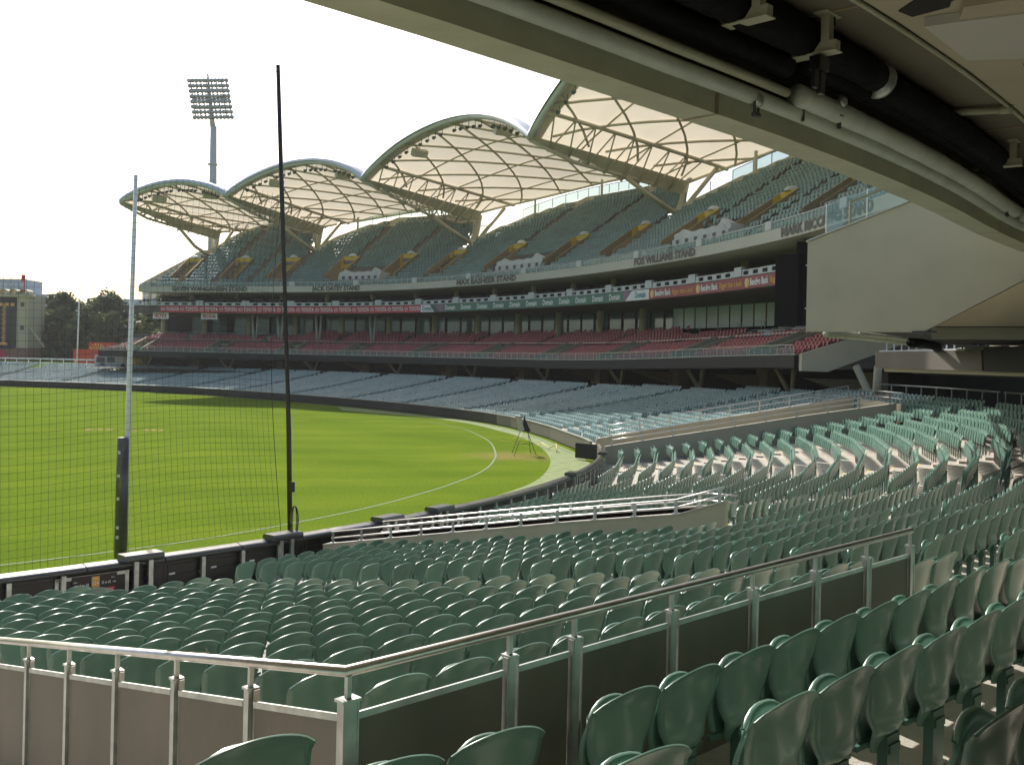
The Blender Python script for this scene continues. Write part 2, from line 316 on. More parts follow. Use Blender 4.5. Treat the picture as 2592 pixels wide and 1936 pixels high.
# ---------------------------------------------------------------- terrace steps of the lower bowl
g = MB()
for i in range(NV - 1):
    n0 = min(rows_at(i), rows_at(i + 1)); prof = [(0.25, 0.12), (0.35, 0.12)]
    prof[1] = (drow(0) - 0.68, 0.12)
    for k in range(n0):
        z = zf(drow(k)); prof += [(drow(k) - 0.68, z), (drow(k) + 0.12, z)]
    a = KANG[i] if i < NCIRC else 99
    if a > -30: prof += [(prof[-1][0], prof[-1][1] - 0.1), (prof[-1][0] + 12, prof[-1][1] - 0.1)]
    def pr(i_, dz):
        return [(*bp_(i_, d), z) for d, z in dz]
    if -5.9 < a < -2 + 5: pass
    # keep the two field races open
    segs = [(0.0, 1.0, prof)]
    if a == KANG[0]: pass
    if abs(a + 36.8) < .1 or abs(a + 43.0) < .4 and False: pass
    def lerp(A, B, t): return tuple(A[j] * (1 - t) + B[j] * t for j in range(3))
    holes = []
    if abs(a + 37.0) < .1: holes = [(0.02, (37 - 34.9) / 6.2, 10.7)]
    if abs(a + 6.0) < .1: holes = [(4.0 / 6.2, 1.0, 15.2)]
    if abs(a - 0.2) < .1: holes = [(0.0, 3.6 / 6.2, 15.2)]
    A = pr(i, prof); B = pr(i + 1, prof)
    if not holes: g.grid([A, B]); continue
    t0, t1, dm = holes[0]
    if t0 > 0: g.grid([A, [lerp(p, q, t0) for p, q in zip(A, B)]])
    if t1 < 1: g.grid([[lerp(p, q, t1) for p, q in zip(A, B)], B])
    kk = next(j for j, (d, z) in enumerate(prof) if d > dm)
    pb = [(dm, prof[kk][1])] + prof[kk:]; A = pr(i, pb); B = pr(i + 1, pb)
    g.grid([[lerp(p, q, t0) for p, q in zip(A, B)], [lerp(p, q, t1) for p, q in zip(A, B)]])
terr = struct(g, 'terrace_steps', M['conc'])
# ---------------------------------------------------------------- seats
def seat_shell(nu, nv, pan=False):
    """grid of points (rows bottom to top) for the backrest or the folded pan; origin at floor, +y faces the field"""
    rows = []
    for j in range(nv + 1):
        v = j / nv; row = []
        for i in range(nu + 1):
            u = -1 + 2 * i / nu
            if not pan:
                wv = 0.07 + (0.232 - 0.07) * math.sin(min(1, v / .85) * math.pi / 2) ** 0.9
                z = 0.35 + 0.515 * v - (0.07 * u * u + 0.008 * u ** 8) * max(0, (v - 0.3) / 0.7) ** 1.3
                y = 0.035 - 0.12 * v + 0.062 * u * u * (0.25 + 0.75 * v) - 0.03 * math.exp(-((v - 0.24) / 0.1) ** 2) - 0.016 * max(0, v - 0.93) / 0.07
            else:
                wv = (0.16 + 0.03 * math.sin(math.pi * min(v * 1.05, 1)))
                z = 0.37 + 0.455 * min(v, .9) + 0.012 * max(0, v - .9) * 10 - 0.07 * (abs(u) ** 2.4) * max(0, (v - 0.5) / 0.5) + 0.05 * (abs(u) ** 2.2) * max(0, (0.3 - v) / 0.3)
                y = 0.06 + 0.045 * math.sin(math.pi * min(1, v * 0.9 + .08)) * (1 - 0.5 * u * u) + 0.045 - 0.055 * v + 0.05 * max(0, (v - 0.8) / 0.2) ** 1.4 * (1 - .3 * u * u) - 0.03
            row.append((u * wv, y, z))
        rows.append(row)
    return rows
def shell_mb(rows, th):
    """front and back skins with rims; th = thickness vector along y"""
    mb = MB(); fr = [[(x, y + th / 2, z) for x, y, z in r] for r in rows]; bk = [[(x, y - th / 2, z) for x, y, z in r[::-1]] for r in rows]
    n = len(rows[0]); full = [a + b + [a[0]] for a, b in zip(fr, bk)]; mb.grid(full)
    t = rows[-1]; mb.grid([[(x, y + th / 2, z) for x, y, z in t], [(x, y, z + 0.006) for x, y, z in t], [(x, y - th / 2, z) for x, y, z in t]])
    b = rows[0]; mb.grid([[(x, y - th / 2, z) for x, y, z in b], [(x, y + th / 2, z) for x, y, z in b]])
    return mb
def leg_mb():
    mb = MB(); mb.box(-0.06, 0.06, -0.02, 0.03, 0.0, 0.44); mb.box(-0.05, 0.05, -0.03, 0.09, 0.36, 0.40); mb.box(-0.065, 0.065, -0.07, 0.02, -0.001, 0.012)
    mb.box(-0.21, 0.21, 0.05, 0.075, 0.385, 0.41); return mb
def tomesh(name, mb, m, smooth=True):
    me = bpy.data.meshes.new(name); me.from_pydata(mb.v, [], mb.f); me.materials.append(m)
    if smooth: me.polygons.foreach_set('use_smooth', [True] * len(me.polygons))
    me.update(); return me
back_hi = shell_mb(seat_shell(12, 12), 0.014); pan_hi = shell_mb(seat_shell(8, 10, True), 0.022)
ME_BACK = tomesh('backrest', back_hi, M['seat']); ME_PAN = tomesh('seat_pan', pan_hi, M['seat']); ME_LEG = tomesh('pedestal', leg_mb(), M['seatleg'], False)
import numpy as np
def merged(name, proto, places, m, smooth=True, label=None):
    """places: (x,y,z,rot)"""
    V = np.array(proto.v, dtype=np.float64); nv = len(V); F = proto.f; Pn = np.array(places); N = len(Pn)
    c, s = np.cos(Pn[:, 3])[:, None], np.sin(Pn[:, 3])[:, None]
    X = V[None, :, 0] * c - V[None, :, 1] * s + Pn[:, 0:1]; Y = V[None, :, 0] * s + V[None, :, 1] * c + Pn[:, 1:2]; Z = V[None, :, 2] + Pn[:, 2:3]
    co = np.stack([X, Y, Z], -1).reshape(-1)
    lt = np.array([len(f) for f in F]); li = np.array([i for f in F for i in f])
    LT = np.tile(lt, N); LI = (li[None, :] + (np.arange(N) * nv)[:, None]).reshape(-1); LS = np.concatenate([[0], np.cumsum(LT)[:-1]])
    me = bpy.data.meshes.new(name); me.vertices.add(nv * N); me.loops.add(len(LI)); me.polygons.add(len(LT))
    me.vertices.foreach_set('co', co); me.polygons.foreach_set('loop_start', LS); me.loops.foreach_set('vertex_index', LI); me.update(calc_edges=True)
    me.polygons.foreach_set('use_smooth', [smooth] * len(LT)); me.materials.append(m); me.validate()
    o = bpy.data.objects.new(name, me); COL.objects.link(o); return o
# collect every seat of the lower bowl
SEATS = []
def in_frustum(x, y, m=0.72): return y > 0.8 and abs(x / y) < m
NOSEAT = [(-2.3, 3.95, 15.6), (-45.9, -43.0, 3.2), (-45.5, -43.0, 4.2)]
def in_race(x, y):
    t = (x + 4.6) * .85 - (y - 24.4) * .53; s = (x + 4.6) * .53 + (y - 24.4) * .85
    return -.38 < s < 2.75 and t < 10.35
for i in range(NV - 1):
    a = KANG[i] if i < NCIRC else 99
    for k in range(min(rows_at(i), rows_at(i + 1))):
        d = drow(k); p, q = bp_(i, d), bp_(i + 1, d); L = math.dist(p, q); ux, uy = (q[0] - p[0]) / L, (q[1] - p[1]) / L
        e0 = 0.62 if i % 2 == 0 else 0.0; e1 = 0.62 if (i + 1) % 2 == 0 else 0.0
        if i >= NCIRC - 1: e0 = 0.62 if i % 2 == 0 else 0; e1 = 0.62 if i % 2 == 1 else 0
        n_ = int((L - e0 - e1) / 0.5 + 0.02)
        if n_ < 1: continue
        st = e0 + (L - e0 - e1 - n_ * 0.5) / 2 + 0.25
        for s_ in range(n_):
            t = st + 0.5 * s_; x, y = p[0] + ux * t, p[1] + uy * t
            ang = math.degrees(math.atan2(y - CY, x - CX))
            if k >= 21 and i in (6, 7):
                sh_ = .02 * max(0, (L - t if i == 7 else 2 * L - t) - 2.0); a_ = R_(ang); x += math.cos(a_) * sh_; y += math.sin(a_) * sh_
            if i < NCIRC and any(A < ang < B and d < D for A, B, D in NOSEAT): continue
            if i < NCIRC and a < -30 and in_race(x, y): continue
            if a < -36.9 and k < 2: continue
            if a < -49.5 and k < 21: continue
            if math.hypot(x, y) < 2.6: continue
            if not in_frustum(x, y): continue
            # +y of the seat looks at the field: left-hand normal of the travel direction
            SEATS.append((x, y, zf(d), math.atan2(uy, ux), i, k, s_, n_))
def proj(x, y, z):
    u0 = x / y * 2531; w0 = (z - EYE) / y * 2531 + 60; r_ = 0.022
    u = u0 + r_ * w0; w_ = w0 - r_ * u0
    return (1296 + u, 968 - w_)
def size_key(sx):
    px, py = proj(sx[0], sx[1], sx[2] + 0.75)
    out = not (-40 < px < 2632 and -20 < py < 2000)
    return (out, math.hypot(sx[0], sx[1]))
SEATS.sort(key=size_key)
ORD = 'zeroth first second third fourth fifth sixth seventh eighth ninth tenth eleventh twelfth thirteenth fourteenth fifteenth sixteenth seventeenth eighteenth nineteenth twentieth twenty-first twenty-second twenty-third twenty-fourth twenty-fifth twenty-sixth twenty-seventh twenty-eighth'.split()
NEAR = SEATS[:300]; REST = SEATS[300:]
def seat_label(i, k, s_, n_, x, y):
    a = KANG[i]
    if k <= 20: row = ORD[21 - k] + ' row beyond the rail' if k < 20 else 'nearest row beyond the rail'
    else: row = ORD[k - 20] + ' row this side of the rail'
    if i % 2 == 0:   # aisle at the left-hand end of this facet
        pos = ORD[s_ + 1] + ' right of the stepped aisle' if s_ else 'right beside the stepped aisle'
        if abs(a + 43.2) > .1: pos = ORD[s_ + 1] + ' past the far aisle'
    else:
        q = n_ - s_; pos = ORD[q] + ' left of the stepped aisle' if q > 1 else 'left beside the stepped aisle'
        if abs(a + 49.4) > .2: pos = ORD[q] + ' left of the far aisle' if a > -40 else ORD[q] + ' left of the corner'
    return 'green seat, ' + pos + ', ' + row
proto = None; used_labels = {}
for (x, y, z, rot, i, k, s_, n_) in NEAR:
    lb = seat_label(i, k, s_, n_, x, y)
    if proto is None:
        t_ = thing('stadium_seat', lb, 'seat', (x, y, z), rot, 'green tip-up seats in the lower bowl')
        for nm, me in (('backrest', ME_BACK), ('seat_pan', ME_PAN), ('pedestal', ME_LEG)):
            o = bpy.data.objects.new(nm, me); COL.objects.link(o); o.parent = t_
        proto = t_; kids = list(t_.children)
    else:
        t_ = proto.copy(); COL.objects.link(t_); t_.location = (x, y, z); t_.rotation_euler = ((random.random() - .5) * .02, 0, rot + (random.random() - .5) * .035); t_['label'] = lb
        for c in kids:
            o = c.copy(); COL.objects.link(o); o.parent = t_
# the lone seat in the stair opening left of the camera
lone = proto.copy(); COL.objects.link(lone); lone.location = (-0.84, 3.25, 3.31); lone.rotation_euler = (0, 0, R_(41)); lone['label'] = 'dark green seat back cut by the bottom edge in front of the metal panels'
for c in kids: o = c.copy(); COL.objects.link(o); o.parent = lone
mid = MB()
for rr, th in ((seat_shell(6, 7), 0.008), (seat_shell(5, 6, True), 0.022)): q = shell_mb(rr, th); mid.add(q.v, q.f)
q = MB(); q.box(-0.05, 0.05, -0.03, 0.0, 0, 0.42); mid.add(q.v, q.f)
far = MB()
for rr, th in ((seat_shell(2, 3), 0.01), (seat_shell(3, 3, True), 0.03)): q = shell_mb(rr, th); far.add(q.v, q.f)
rj = random.Random(3)
def jit(q, a=.018): return (q[0], q[1], q[2] + (rj.random() - .5) * .008, q[3] + (rj.random() - .5) * a * 2)
nearside = lambda q: math.degrees(math.atan2(q[1] - CY, q[0] - CX)) < 1.5
near_rest = [jit(s) for s in REST if nearside(s) and math.hypot(s[0], s[1]) < 42]; mid_rest = [jit(s) for s in REST if nearside(s) and math.hypot(s[0], s[1]) >= 42]; far_rest = [s[:4] for s in REST if not nearside(s)]
tag(merged('corner_seats', far, mid_rest, M['seat']), 'green tip-up seats at the back of the corner bend, near the vehicle race', 'seats', kind='stuff')
tag(merged('stadium_seats', mid, near_rest, M['seat']), 'massed green tip-up seats curving round the near corner of the lower bowl', 'seats', kind='stuff')
rj = random.Random(3)
far_rest = [(x, y, z + (rj.random() - .5) * .012, r0 + (rj.random() - .5) * .03) for x, y, z, r0 in far_rest]
tag(merged('distant_stadium_seats', far, far_rest, M['seat_sky']), 'long bands of blue-green seats filling the far side of the lower bowl', 'seats', kind='stuff')
print('LBL', [l for l in {o['label'] for o in bpy.data.objects if o.get('label')} if len(l.split()) > 16][:6])
print('seats', len(SEATS), len(near_rest), len(far_rest))

# ---------------------------------------------------------------- near boundary fence
def fpt(ang, d, z): x, y = pol(ang, d); return (x, y, z)
def arcpts(a0, a1, step=1.0):
    n = max(1, int(abs(a1 - a0) / step)); return [a0 + (a1 - a0) * k / n for k in range(n + 1)]
def asweep(mb, a0, a1, prof, step=1.0): mb.sweep([(pol(a, 0), (math.cos(R_(a)), math.sin(R_(a)))) for a in arcpts(a0, a1, step)], prof)
fence = thing('boundary_fence', 'black panelled boundary fence with glossy padded top in front of the near seats', 'fence', (*pol(-40, 0), 0))
cuts = [-62, -57.2, -52.4, -47.6, -44.7, -42.6, -40.2, -38.0, -35.0, -32.4, -29.4, -26.6, -23.6, -20.6, -17.6, -14.4, -11.4, -8.4, -5.4, -2.6]
for a0, a1 in zip(cuts, cuts[1:]):
    if abs(a0 + 38) < .1: lo = 0.0
    mb = MB(); asweep(mb, a0 + .004, a1 - .004, [(0.0, 0.05), (0.0, 0.9), (0.09, 0.9), (0.09, 0.05)], .6)
    for zz in (0.25, 0.45, 0.66): asweep(mb, a0 + .12, a1 - .12, [(0.09, zz), (0.09, zz + .1), (0.105, zz + .1), (0.105, zz)], .6)
    part(mb, 'panel', M['black'], fence)
    mb = MB(); asweep(mb, a0 + .015, a1 - .015, [(-0.07, 0.88), (-0.08, 0.97), (-0.05, 1.015), (0.16, 0.965), (0.19, 0.93), (0.18, 0.86)], .6)
    part(mb, 'top_pad', M['blackcap'], fence, True)
a = -58.0
while a < -3:
    if not (-37.9 < a < -34.8) and min(abs(a - g_) for g_ in (-43.35, -18.4)) > .9:
        c_, s_ = math.cos(R_(a)), math.sin(R_(a)); mb = MB(); p = Vector(fpt(a, 0.2, 0)); T = Matrix.Translation(p) @ Matrix.Rotation(R_(a), 4, 'Z')
        mb.box(-0.02, 0.04, -0.045, 0.045, 0.0, 0.87, T); mb.box(-0.09, 0.0, -0.05, 0.05, 0.5, 0.56, T); part(mb, 'post', M['galv'], fence)
    a += 1.27
for ga in (-43.25, -38.7, -34.2, -31.3, -18.2, -6.8):   # padded gate posts
    p = Vector(fpt(ga, 0.1, 0)); T = Matrix.Translation(p) @ Matrix.Rotation(R_(ga), 4, 'Z')
    mb = MB(); wg = 0.42 if ga != -18.2 else 0.3
    prof = [(-.2, .98), (-.24, 1.02), (-.24, 1.08), (-.19, 1.12), (.19, 1.12), (.24, 1.08), (.24, 1.02), (.2, .98)]
    mb.grid([[T @ Vector((d, s * wg, z)) for d, z in prof + [prof[0]]] for s in (-1, -.96, .96, 1)])
    mb.add([T @ Vector((d, wg, z)) for d, z in prof], [tuple(range(8))]); mb.add([T @ Vector((d, -wg, z)) for d, z in prof], [tuple(range(8))[::-1]])
    part(mb, 'gate_pad', M['blackcap'], fence)
    mb = MB()
    for s in (-.16, .16): mb.box(.1, .16, s - .05, s + .05, 0, .99, T)
    part(mb, 'gate_post', M['galv'], fence)
# gate with its access notice, left of the padded post
gT = Matrix.Translation(Vector(fpt(-44.55, 0.125, 0))) @ Matrix.Rotation(R_(-45.6) + math.pi / 2, 4, 'Z')   # local x along fence, -y to the seats
gate = thing('fence_gate', 'black gate in the boundary fence with a seat-number notice on its frame', 'gate', fpt(-44.55, 0.12, 0), 0)
mb = MB()
for x0, x1, z0, z1 in ((-.74, .74, .74, .81), (-.74, .74, .1, .16), (-.74, -.66, .1, .81), (.68, .76, .1, .81)): mb.box(x0, x1, -.03, .0, z0, z1, gT)
part(mb, 'frame', M['galv'], gate)
mb = MB(); mb.box(-.66, .68, -.02, -.005, .16, .74, gT); part(mb, 'leaf', M['black'], gate)
def gp(dy): return lambda a, b: gT @ Vector((-.45 + a, dy, .5 + b))
nt_ = MB(); nt_.box(-.42, .5, -.045, -.035, .42, .8, gT); nb = part(nt_, 'notice', M['black'], gate)
def flat(name, m, boxes, par, dy):
    mb = MB()
    for x0, x1, z0, z1 in boxes: mb.box(x0, x1, dy - .003, dy, z0, z1, gT)
    return part(mb, name, m, par)
flat('red_strip', M['red'], [(-.42, .46, .42, .52)], nb, -.0455); flat('aisle_number_patch', M['gold'], [(-.02, .14, .55, .77)], nb, -.0455)
mb = MB()
for s, x, z, w_, h_ in (('NO UNAUTHORISED ACCESS', -.4, .445, .82, .05), ('1 to 34', -.25, .59, .17, .055), ('35 to 62', .18, .6, .19, .055), ('AISLE', .01, .71, .1, .03), ('124', .0, .6, .12, .06), ('ROW', -.38, .68, .07, .025), ('ROW', .38, .7, .07, .025)):
    put_text(mb, s, lambda a, b, x=x, z=z: gT @ Vector((x + a, -.051, z + b)), w_, h_, 0.02)
for sx, x in ((-1, -.33), (1, .44)):
    mb.add([gT @ Vector((x + sx * dx, -.051, z)) for dx, z in ((-.035, .612), (.01, .612), (.01, .595), (.04, .618), (.01, .641), (.01, .624), (-.035, .624))], [tuple(range(7))[::-sx]])
part(mb, 'lettering', M['boardwhite'], nb)
# row-number stickers on the inside of the fence
for k, a in enumerate(x_ * 1.27 - 57.6 for x_ in range(22)):
    if -38.3 < a < -34.7 or abs(a + 44.5) < 1.4: continue
    T = Matrix.Translation(Vector(fpt(a, .118, 0))) @ Matrix.Rotation(R_(a) + math.pi / 2, 4, 'Z'); mb = MB(); mb.box(-.07, .07, -.006, .0, .56, .6, T); part(mb, 'row_sticker', M['boardwhite'], fence)
# ---------------------------------------------------------------- field races (concrete walls with rails)
def radp(A, d, z): x, y = pol(A, d); return Vector((x, y, z))
def tside(A): a = R_(A); return Vector((-math.sin(a), math.cos(a), 0))
def race_wall(name, label, A, prof, thick, rails, sgn):
    """prof: (d, ztop) ; wall runs along the radius at A; sgn = side on which thickness grows"""
    t = thing(name, label, 'wall', tuple(radp(A, prof[0][0], 0)))
    tv = tside(A) * thick * sgn; mb = MB(); rows = []
    for d, z in prof:
        p = radp(A, d, 0); rows.append([p + Vector((0, 0, max(-.3, zf(d) - 1.2))), p + Vector((0, 0, z)), p + tv + Vector((0, 0, z)), p + tv + Vector((0, 0, max(-.3, zf(d) - 1.2)))])
        rows[-1].append(rows[-1][0])
    mb.grid(rows); mb.add(rows[-1][:4], [(0, 1, 2, 3)]); mb.add(rows[0][:4], [(3, 2, 1, 0)]); part(mb, 'wall', M['concwall'], t)
    mb = MB(); rows = []
    for d, z in prof:
        p = radp(A, d, z + .001); rows.append([p - tv * .12, p - tv * .12 + Vector((0, 0, .035)), p + tv * 1.12 + Vector((0, 0, .035)), p + tv * 1.12]); rows[-1].append(rows[-1][0])
    mb.grid(rows); mb.add(rows[-1][:4], [(0, 1, 2, 3)]); part(mb, 'coping', M['conc'], t)
    def zt(d):
        for (d0, z0), (d1, z1) in zip(prof, prof[1:]):
            if d <= d1: return z0 + (z1 - z0) * (d - d0) / (d1 - d0)
        return prof[-1][1]
    d0, d1, hs, ps = rails
    for h in hs:
        mb = MB(); mb.tube([radp(A, d0 + (d1 - d0) * k / 12, zt(d0 + (d1 - d0) * k / 12) + h) + tv * .5 for k in range(13)], .026, 8); part(mb, 'rail', M['tube'], t, True)
    n = max(2, int((d1 - d0) / ps)); 
    for k in range(n + 1):
        d = d0 + (d1 - d0) * k / n; p = radp(A, d, zt(d)) + tv * .5; mb = MB()
        mb.bar(p, p + Vector((0, 0, max(hs))), .075, .014, tuple(tside(A))); mb.bar(p + Vector((0, 0, .036)) - tside(A) * .07, p + Vector((0, 0, .036)) + tside(A) * .07, .12, .014); part(mb, 'rail_post', M['galv'], t)
    return t
RA, RD, RN = Vector((-4.6, 24.4, 0)), Vector((.849, -.529, 0)), Vector((.529, .849, 0))
def line_wall(name, label, off, prof, thick, hs, sgn, wm='concwall'):
    """wall along the player race: prof = (metres from the fence, top height)"""
    o_ = RA + RN * off; t = thing(name, label, 'wall', tuple(o_)); tv = RN * thick * sgn; mb = MB(); rows = []
    for d, z in prof:
        p = o_ + RD * d; rows.append([p + Vector((0, 0, max(-.3, z - 2.4))), p + Vector((0, 0, z)), p + tv + Vector((0, 0, z)), p + tv + Vector((0, 0, max(-.3, z - 2.4)))]); rows[-1].append(rows[-1][0])
    mb.grid(rows); mb.add(rows[-1][:4], [(0, 1, 2, 3)]); mb.add(rows[0][:4], [(3, 2, 1, 0)]); part(mb, 'wall', M[wm], t)
    mb = MB(); rows = []
    for d, z in prof:
        p = o_ + RD * d + Vector((0, 0, z + .001)); rows.append([p - tv * .12, p - tv * .12 + Vector((0, 0, .03)), p + tv * 1.12 + Vector((0, 0, .03)), p + tv * 1.12]); rows[-1].append(rows[-1][0])
    mb.grid(rows); mb.add(rows[-1][:4], [(0, 1, 2, 3)]); part(mb, 'coping', M['conc'], t)
    def zt(d):
        for (d0, z0), (d1, z1) in zip(prof, prof[1:]):
            if d <= d1: return z0 + (z1 - z0) * (d - d0) / (d1 - d0)
        return prof[-1][1]
    L = prof[-1][0]
    for h in hs:
        mb = MB(); mb.tube([o_ + RD * d + tv * .5 + Vector((0, 0, zt(d) + h)) for d in [.3, 2, 4, 6, 8, 9.2, 9.8, L - .05]], .017, 8); part(mb, 'rail', M['tube'], t, True)
    for k in range(12):
        d = .35 + (L - .5) * k / 11; p = o_ + RD * d + tv * .5 + Vector((0, 0, zt(d))); mb = MB(); mb.bar(p, p + Vector((0, 0, max(hs))), .07, .014, tuple(RN)); mb.bar(p + Vector((0, 0, .036)) - RN * .07, p + Vector((0, 0, .036)) + RN * .07, .12, .014); part(mb, 'rail_post', M['galv'], t)
line_wall('race_wall', 'near concrete wall of the sunken player race, handrails starting beside the net pole', 0, [(0.1, .76), (6.97, 2.03), (9.28, 2.42), (10.25, 2.77)], .16, (.15, .3), 1)
line_wall('race_wall', 'far concrete wall of the sunken player race, its rails meeting those of the near wall', 2.1, [(0.4, .82), (6.97, 2.0), (9.1, 2.34)], .16, (.15, .3), -1, 'flatblack')  # matt black puts the shade inside the race into this wall's colour
rf = MB(); rf.grid([[RA + RN * o + RD * d + Vector((0, 0, z)) for d, z in ((.1, .02), (5, -.2), (10.3, -.2))] for o in (.1, 2.0)]); struct(rf, 'race_floor', M['concdark'])
ew = thing('race_end_wall', 'low dark wall closing the top end of the player race', 'wall', tuple(RA + RD * 10.1))
mb = MB(); q_ = RA + RD * 10.0 + RN * .17; q2_ = RA + RD * 10.0 + RN * 1.93; mb.bar(q_ + Vector((0, 0, .2)), q2_ + Vector((0, 0, .2)), .14, 2.4, (0, 0, 1)); part(mb, 'wall', M['concdark'], ew)
race_wall('race_wall', 'near concrete wall of the vehicle race beyond the corner, pale top edge and thin rails', -2.05, [(0.25, 1.0), (10.6, 2.86), (14.9, 3.55)], .2, (.6, 14.6, (.3, .55), 1.5), 1)
race_wall('race_wall', 'far concrete wall of the vehicle race beyond the corner, lit brown face', 3.85, [(0.25, 1.02), (5, 1.9), (14.9, 3.68)], .2, (1, 14.6, (.35, .65), 1.6), -1)
rf = MB(); rf.grid([[radp(-1.9, .2, .02), radp(-1.9, 9, 0.5), radp(-1.9, 15.2, 2.3)], [radp(3.75, .2, .02), radp(3.75, 9, .5), radp(3.75, 15.2, 2.3)]]); struct(rf, 'ramp_floor', M['conc'])
ew = thing('ramp_end_wall', 'bright concrete wall with twin rails across the top of the vehicle race', 'wall', tuple(radp(1, 15.2, 0)))
mb = MB(); mb.bar(radp(-2.0, 15.25, 2.6), radp(3.8, 15.25, 2.6), .2, 1.9); part(mb, 'wall', M['concwall'], ew)
for h in (3.8, 4.1):
    mb = MB(); mb.tube([radp(-2.0, 15.25, h), radp(3.8, 15.25, h)], .03); part(mb, 'rail', M['tube'], ew, True)
for k in range(7):
    mb = MB(); p = radp(-1.9 + k * .93, 15.25, 3.5); mb.bar(p, p + Vector((0, 0, .6)), .05, .05); part(mb, 'rail_post', M['galv'], ew)
yc = thing('yellow_crate', 'small yellow tub standing in the mouth of the vehicle race', 'tub', (*pol(.6, 2.6), .1))
mb = MB(); mb.box(-.3, .3, -.3, .3, 0, .4); mb.box(-.34, .34, -.34, .34, .36, .42); o = mb.build('tub', M['yellow']); o.parent = yc; o.location = (0, 0, 0.2)
# ---------------------------------------------------------------- foreground steel guard rail with sheet panels
C0 = Vector((-.655, 4.117, 4.1)); DR = Vector((math.sin(R_(45)), math.cos(R_(45)), 0)); DLn = Vector((-.1322, .1438, -.038)); DL = DLn * 4.117
gr = thing('guard_rail', 'steel guard rail with brown-grey sheet panels turning a corner in the foreground', 'railing', (C0.x, C0.y, 2.9))
rt = [0, .95, 1.418, 2.255, 3.114, 3.92, 4.69, 5.45]
rp = [C0 + DR * t for t in rt]; lp = [C0 + DL * k for k in range(0, 9)]
mb = MB(); mb.tube([lp[-1]] + [lp[0]] + [rp[-1] + DR * .02], .024, 14); part(mb, 'handrail', M['tube'], gr, True)
mb = MB(); cpos = C0 + DL * 2.05
for k in range(5): mb.tube([cpos + DL * (.02 * k) + Vector((math.cos(a_) * .025, 0, math.sin(a_) * .026)) for a_ in [j * .9 for j in range(8)]], .0016, 4)
mb.tube([cpos, cpos + DL * -.25 + Vector((0, 0, .028)), cpos + DL * -.5 + Vector((0, 0.01, .026)), cpos + DL * -.45 + Vector((.0, .02, .045))], .0015, 4); part(mb, 'string', M['tan'], gr)
def gpost(p, dirv, wide=.05, low=0.98):
    mb = MB(); n_ = Vector((dirv.y, -dirv.x, 0)).normalized(); d_ = Vector((dirv.x, dirv.y, 0)).normalized()
    mb.bar(p + Vector((0, 0, -.02)), p + Vector((0, 0, -.125)), .022, .022, tuple(n_)); q = part(mb, 'rail_bracket', M['galv'], gr)
    mb = MB(); b = p + Vector((0, 0, -.12)); mb.bar(b, b - Vector((0, 0, low)), wide, .045, tuple(n_))
    mb.bar(b - d_ * (wide * .62) + Vector((0, 0, .002)), b + d_ * (wide * .62) + Vector((0, 0, .002)), .062, .012)
    mb.bar(b - d_ * .036 + n_ * .012, b - d_ * .036 + n_ * .012 - Vector((0, 0, low)), .008, .03, tuple(n_)); mb.bar(b + d_ * .036 + n_ * .012, b + d_ * .036 + n_ * .012 - Vector((0, 0, low)), .008, .03, tuple(n_)); part(mb, 'post', M['galv'], gr)
gpost(rp[0] + DR * .01, DR, .075)
for p in rp[2:] + [rp[1]]: gpost(p, DR, .045)
for p in lp[1:]: gpost(p, DL, .045)
def gpanel(a, b, low=1.02):
    d_ = (b - a); L = d_.length; d_ = d_ / L; a2, b2 = a + d_ * .055, b - d_ * .05; mb = MB(); n_ = Vector((d_.y, -d_.x, 0)).normalized() * .006
    t0 = Vector((0, 0, -.185)); t1 = Vector((0, 0, -low))
    P = [a2 + t0, b2 + t0, b2 + t1, a2 + t1]; mb.add([p + n_ for p in P] + [p - n_ for p in P], [(0, 1, 2, 3), (7, 6, 5, 4), (0, 4, 5, 1), (1, 5, 6, 2), (2, 6, 7, 3), (3, 7, 4, 0)])
    pn = part(mb, 'panel', M['plate'], gr); mb = MB(); mb.bar(a2 + t0 + n_ * 1.4 - Vector((0, 0, .006)), b2 + t0 + n_ * 1.4 - Vector((0, 0, .006)), .012, .03, (0, 0, 1)); o = part(mb, 'edge_strip', M['galv'], pn)
rr = sorted(rt)
for t0_, t1_ in zip(rr, rr[1:]): gpanel(C0 + DR * t0_, C0 + DR * t1_)
for k in range(8): gpanel(lp[k + 1], lp[k])
# concrete upstand under the left leg and the stair it edges
mb = MB(); n_ = Vector((DL.y, -DL.x, 0)).normalized()       # towards the stair side (left)
n_ = -n_ if n_.x > 0 else n_
rows = []
for k in range(-1, 10):
    p = C0 + DL * k; base = p + Vector((0, 0, -1.1)); rows.append([base - n_ * .08 + Vector((0, 0, -1.5)), base - n_ * .08 + Vector((0, 0, .02)), base + n_ * .1 + Vector((0, 0, .02)), base + n_ * .1 + Vector((0, 0, -1.5))])
mb.grid(rows); kerb = tag(mb.build('stair_kerb', M['conc']), 'sloping concrete kerb under the left leg of the guard rail', 'kerb')
mb = MB(); mn = MB()
for k in range(0, 16):
    p = C0 + DL * (k * .42 - .2) + Vector((0, 0, -1.62)); d_ = Vector((DL.x, DL.y, 0)).normalized(); z = p.z - (.02)
    a = Vector((p.x, p.y, z)) + n_ * .1; T = [a, a + n_ * 1.6, a + n_ * 1.6 + d_ * .34, a + d_ * .34]
    mb.add(T + [q - Vector((0, 0, .8)) for q in T], [(0, 1, 2, 3), (0, 4, 5, 1), (3, 2, 6, 7)])
    mn.add([q + Vector((0, 0, .004)) for q in (a + d_ * .29, a + n_ * 1.6 + d_ * .29, a + n_ * 1.6 + d_ * .34, a + d_ * .34)], [(0, 1, 2, 3)])
st = tag(mb.build('stair_flight', M['conc']), 'concrete stairs dropping away left of the guard rail', 'stairs'); part(mn, 'nosing', M['yellow'], st)
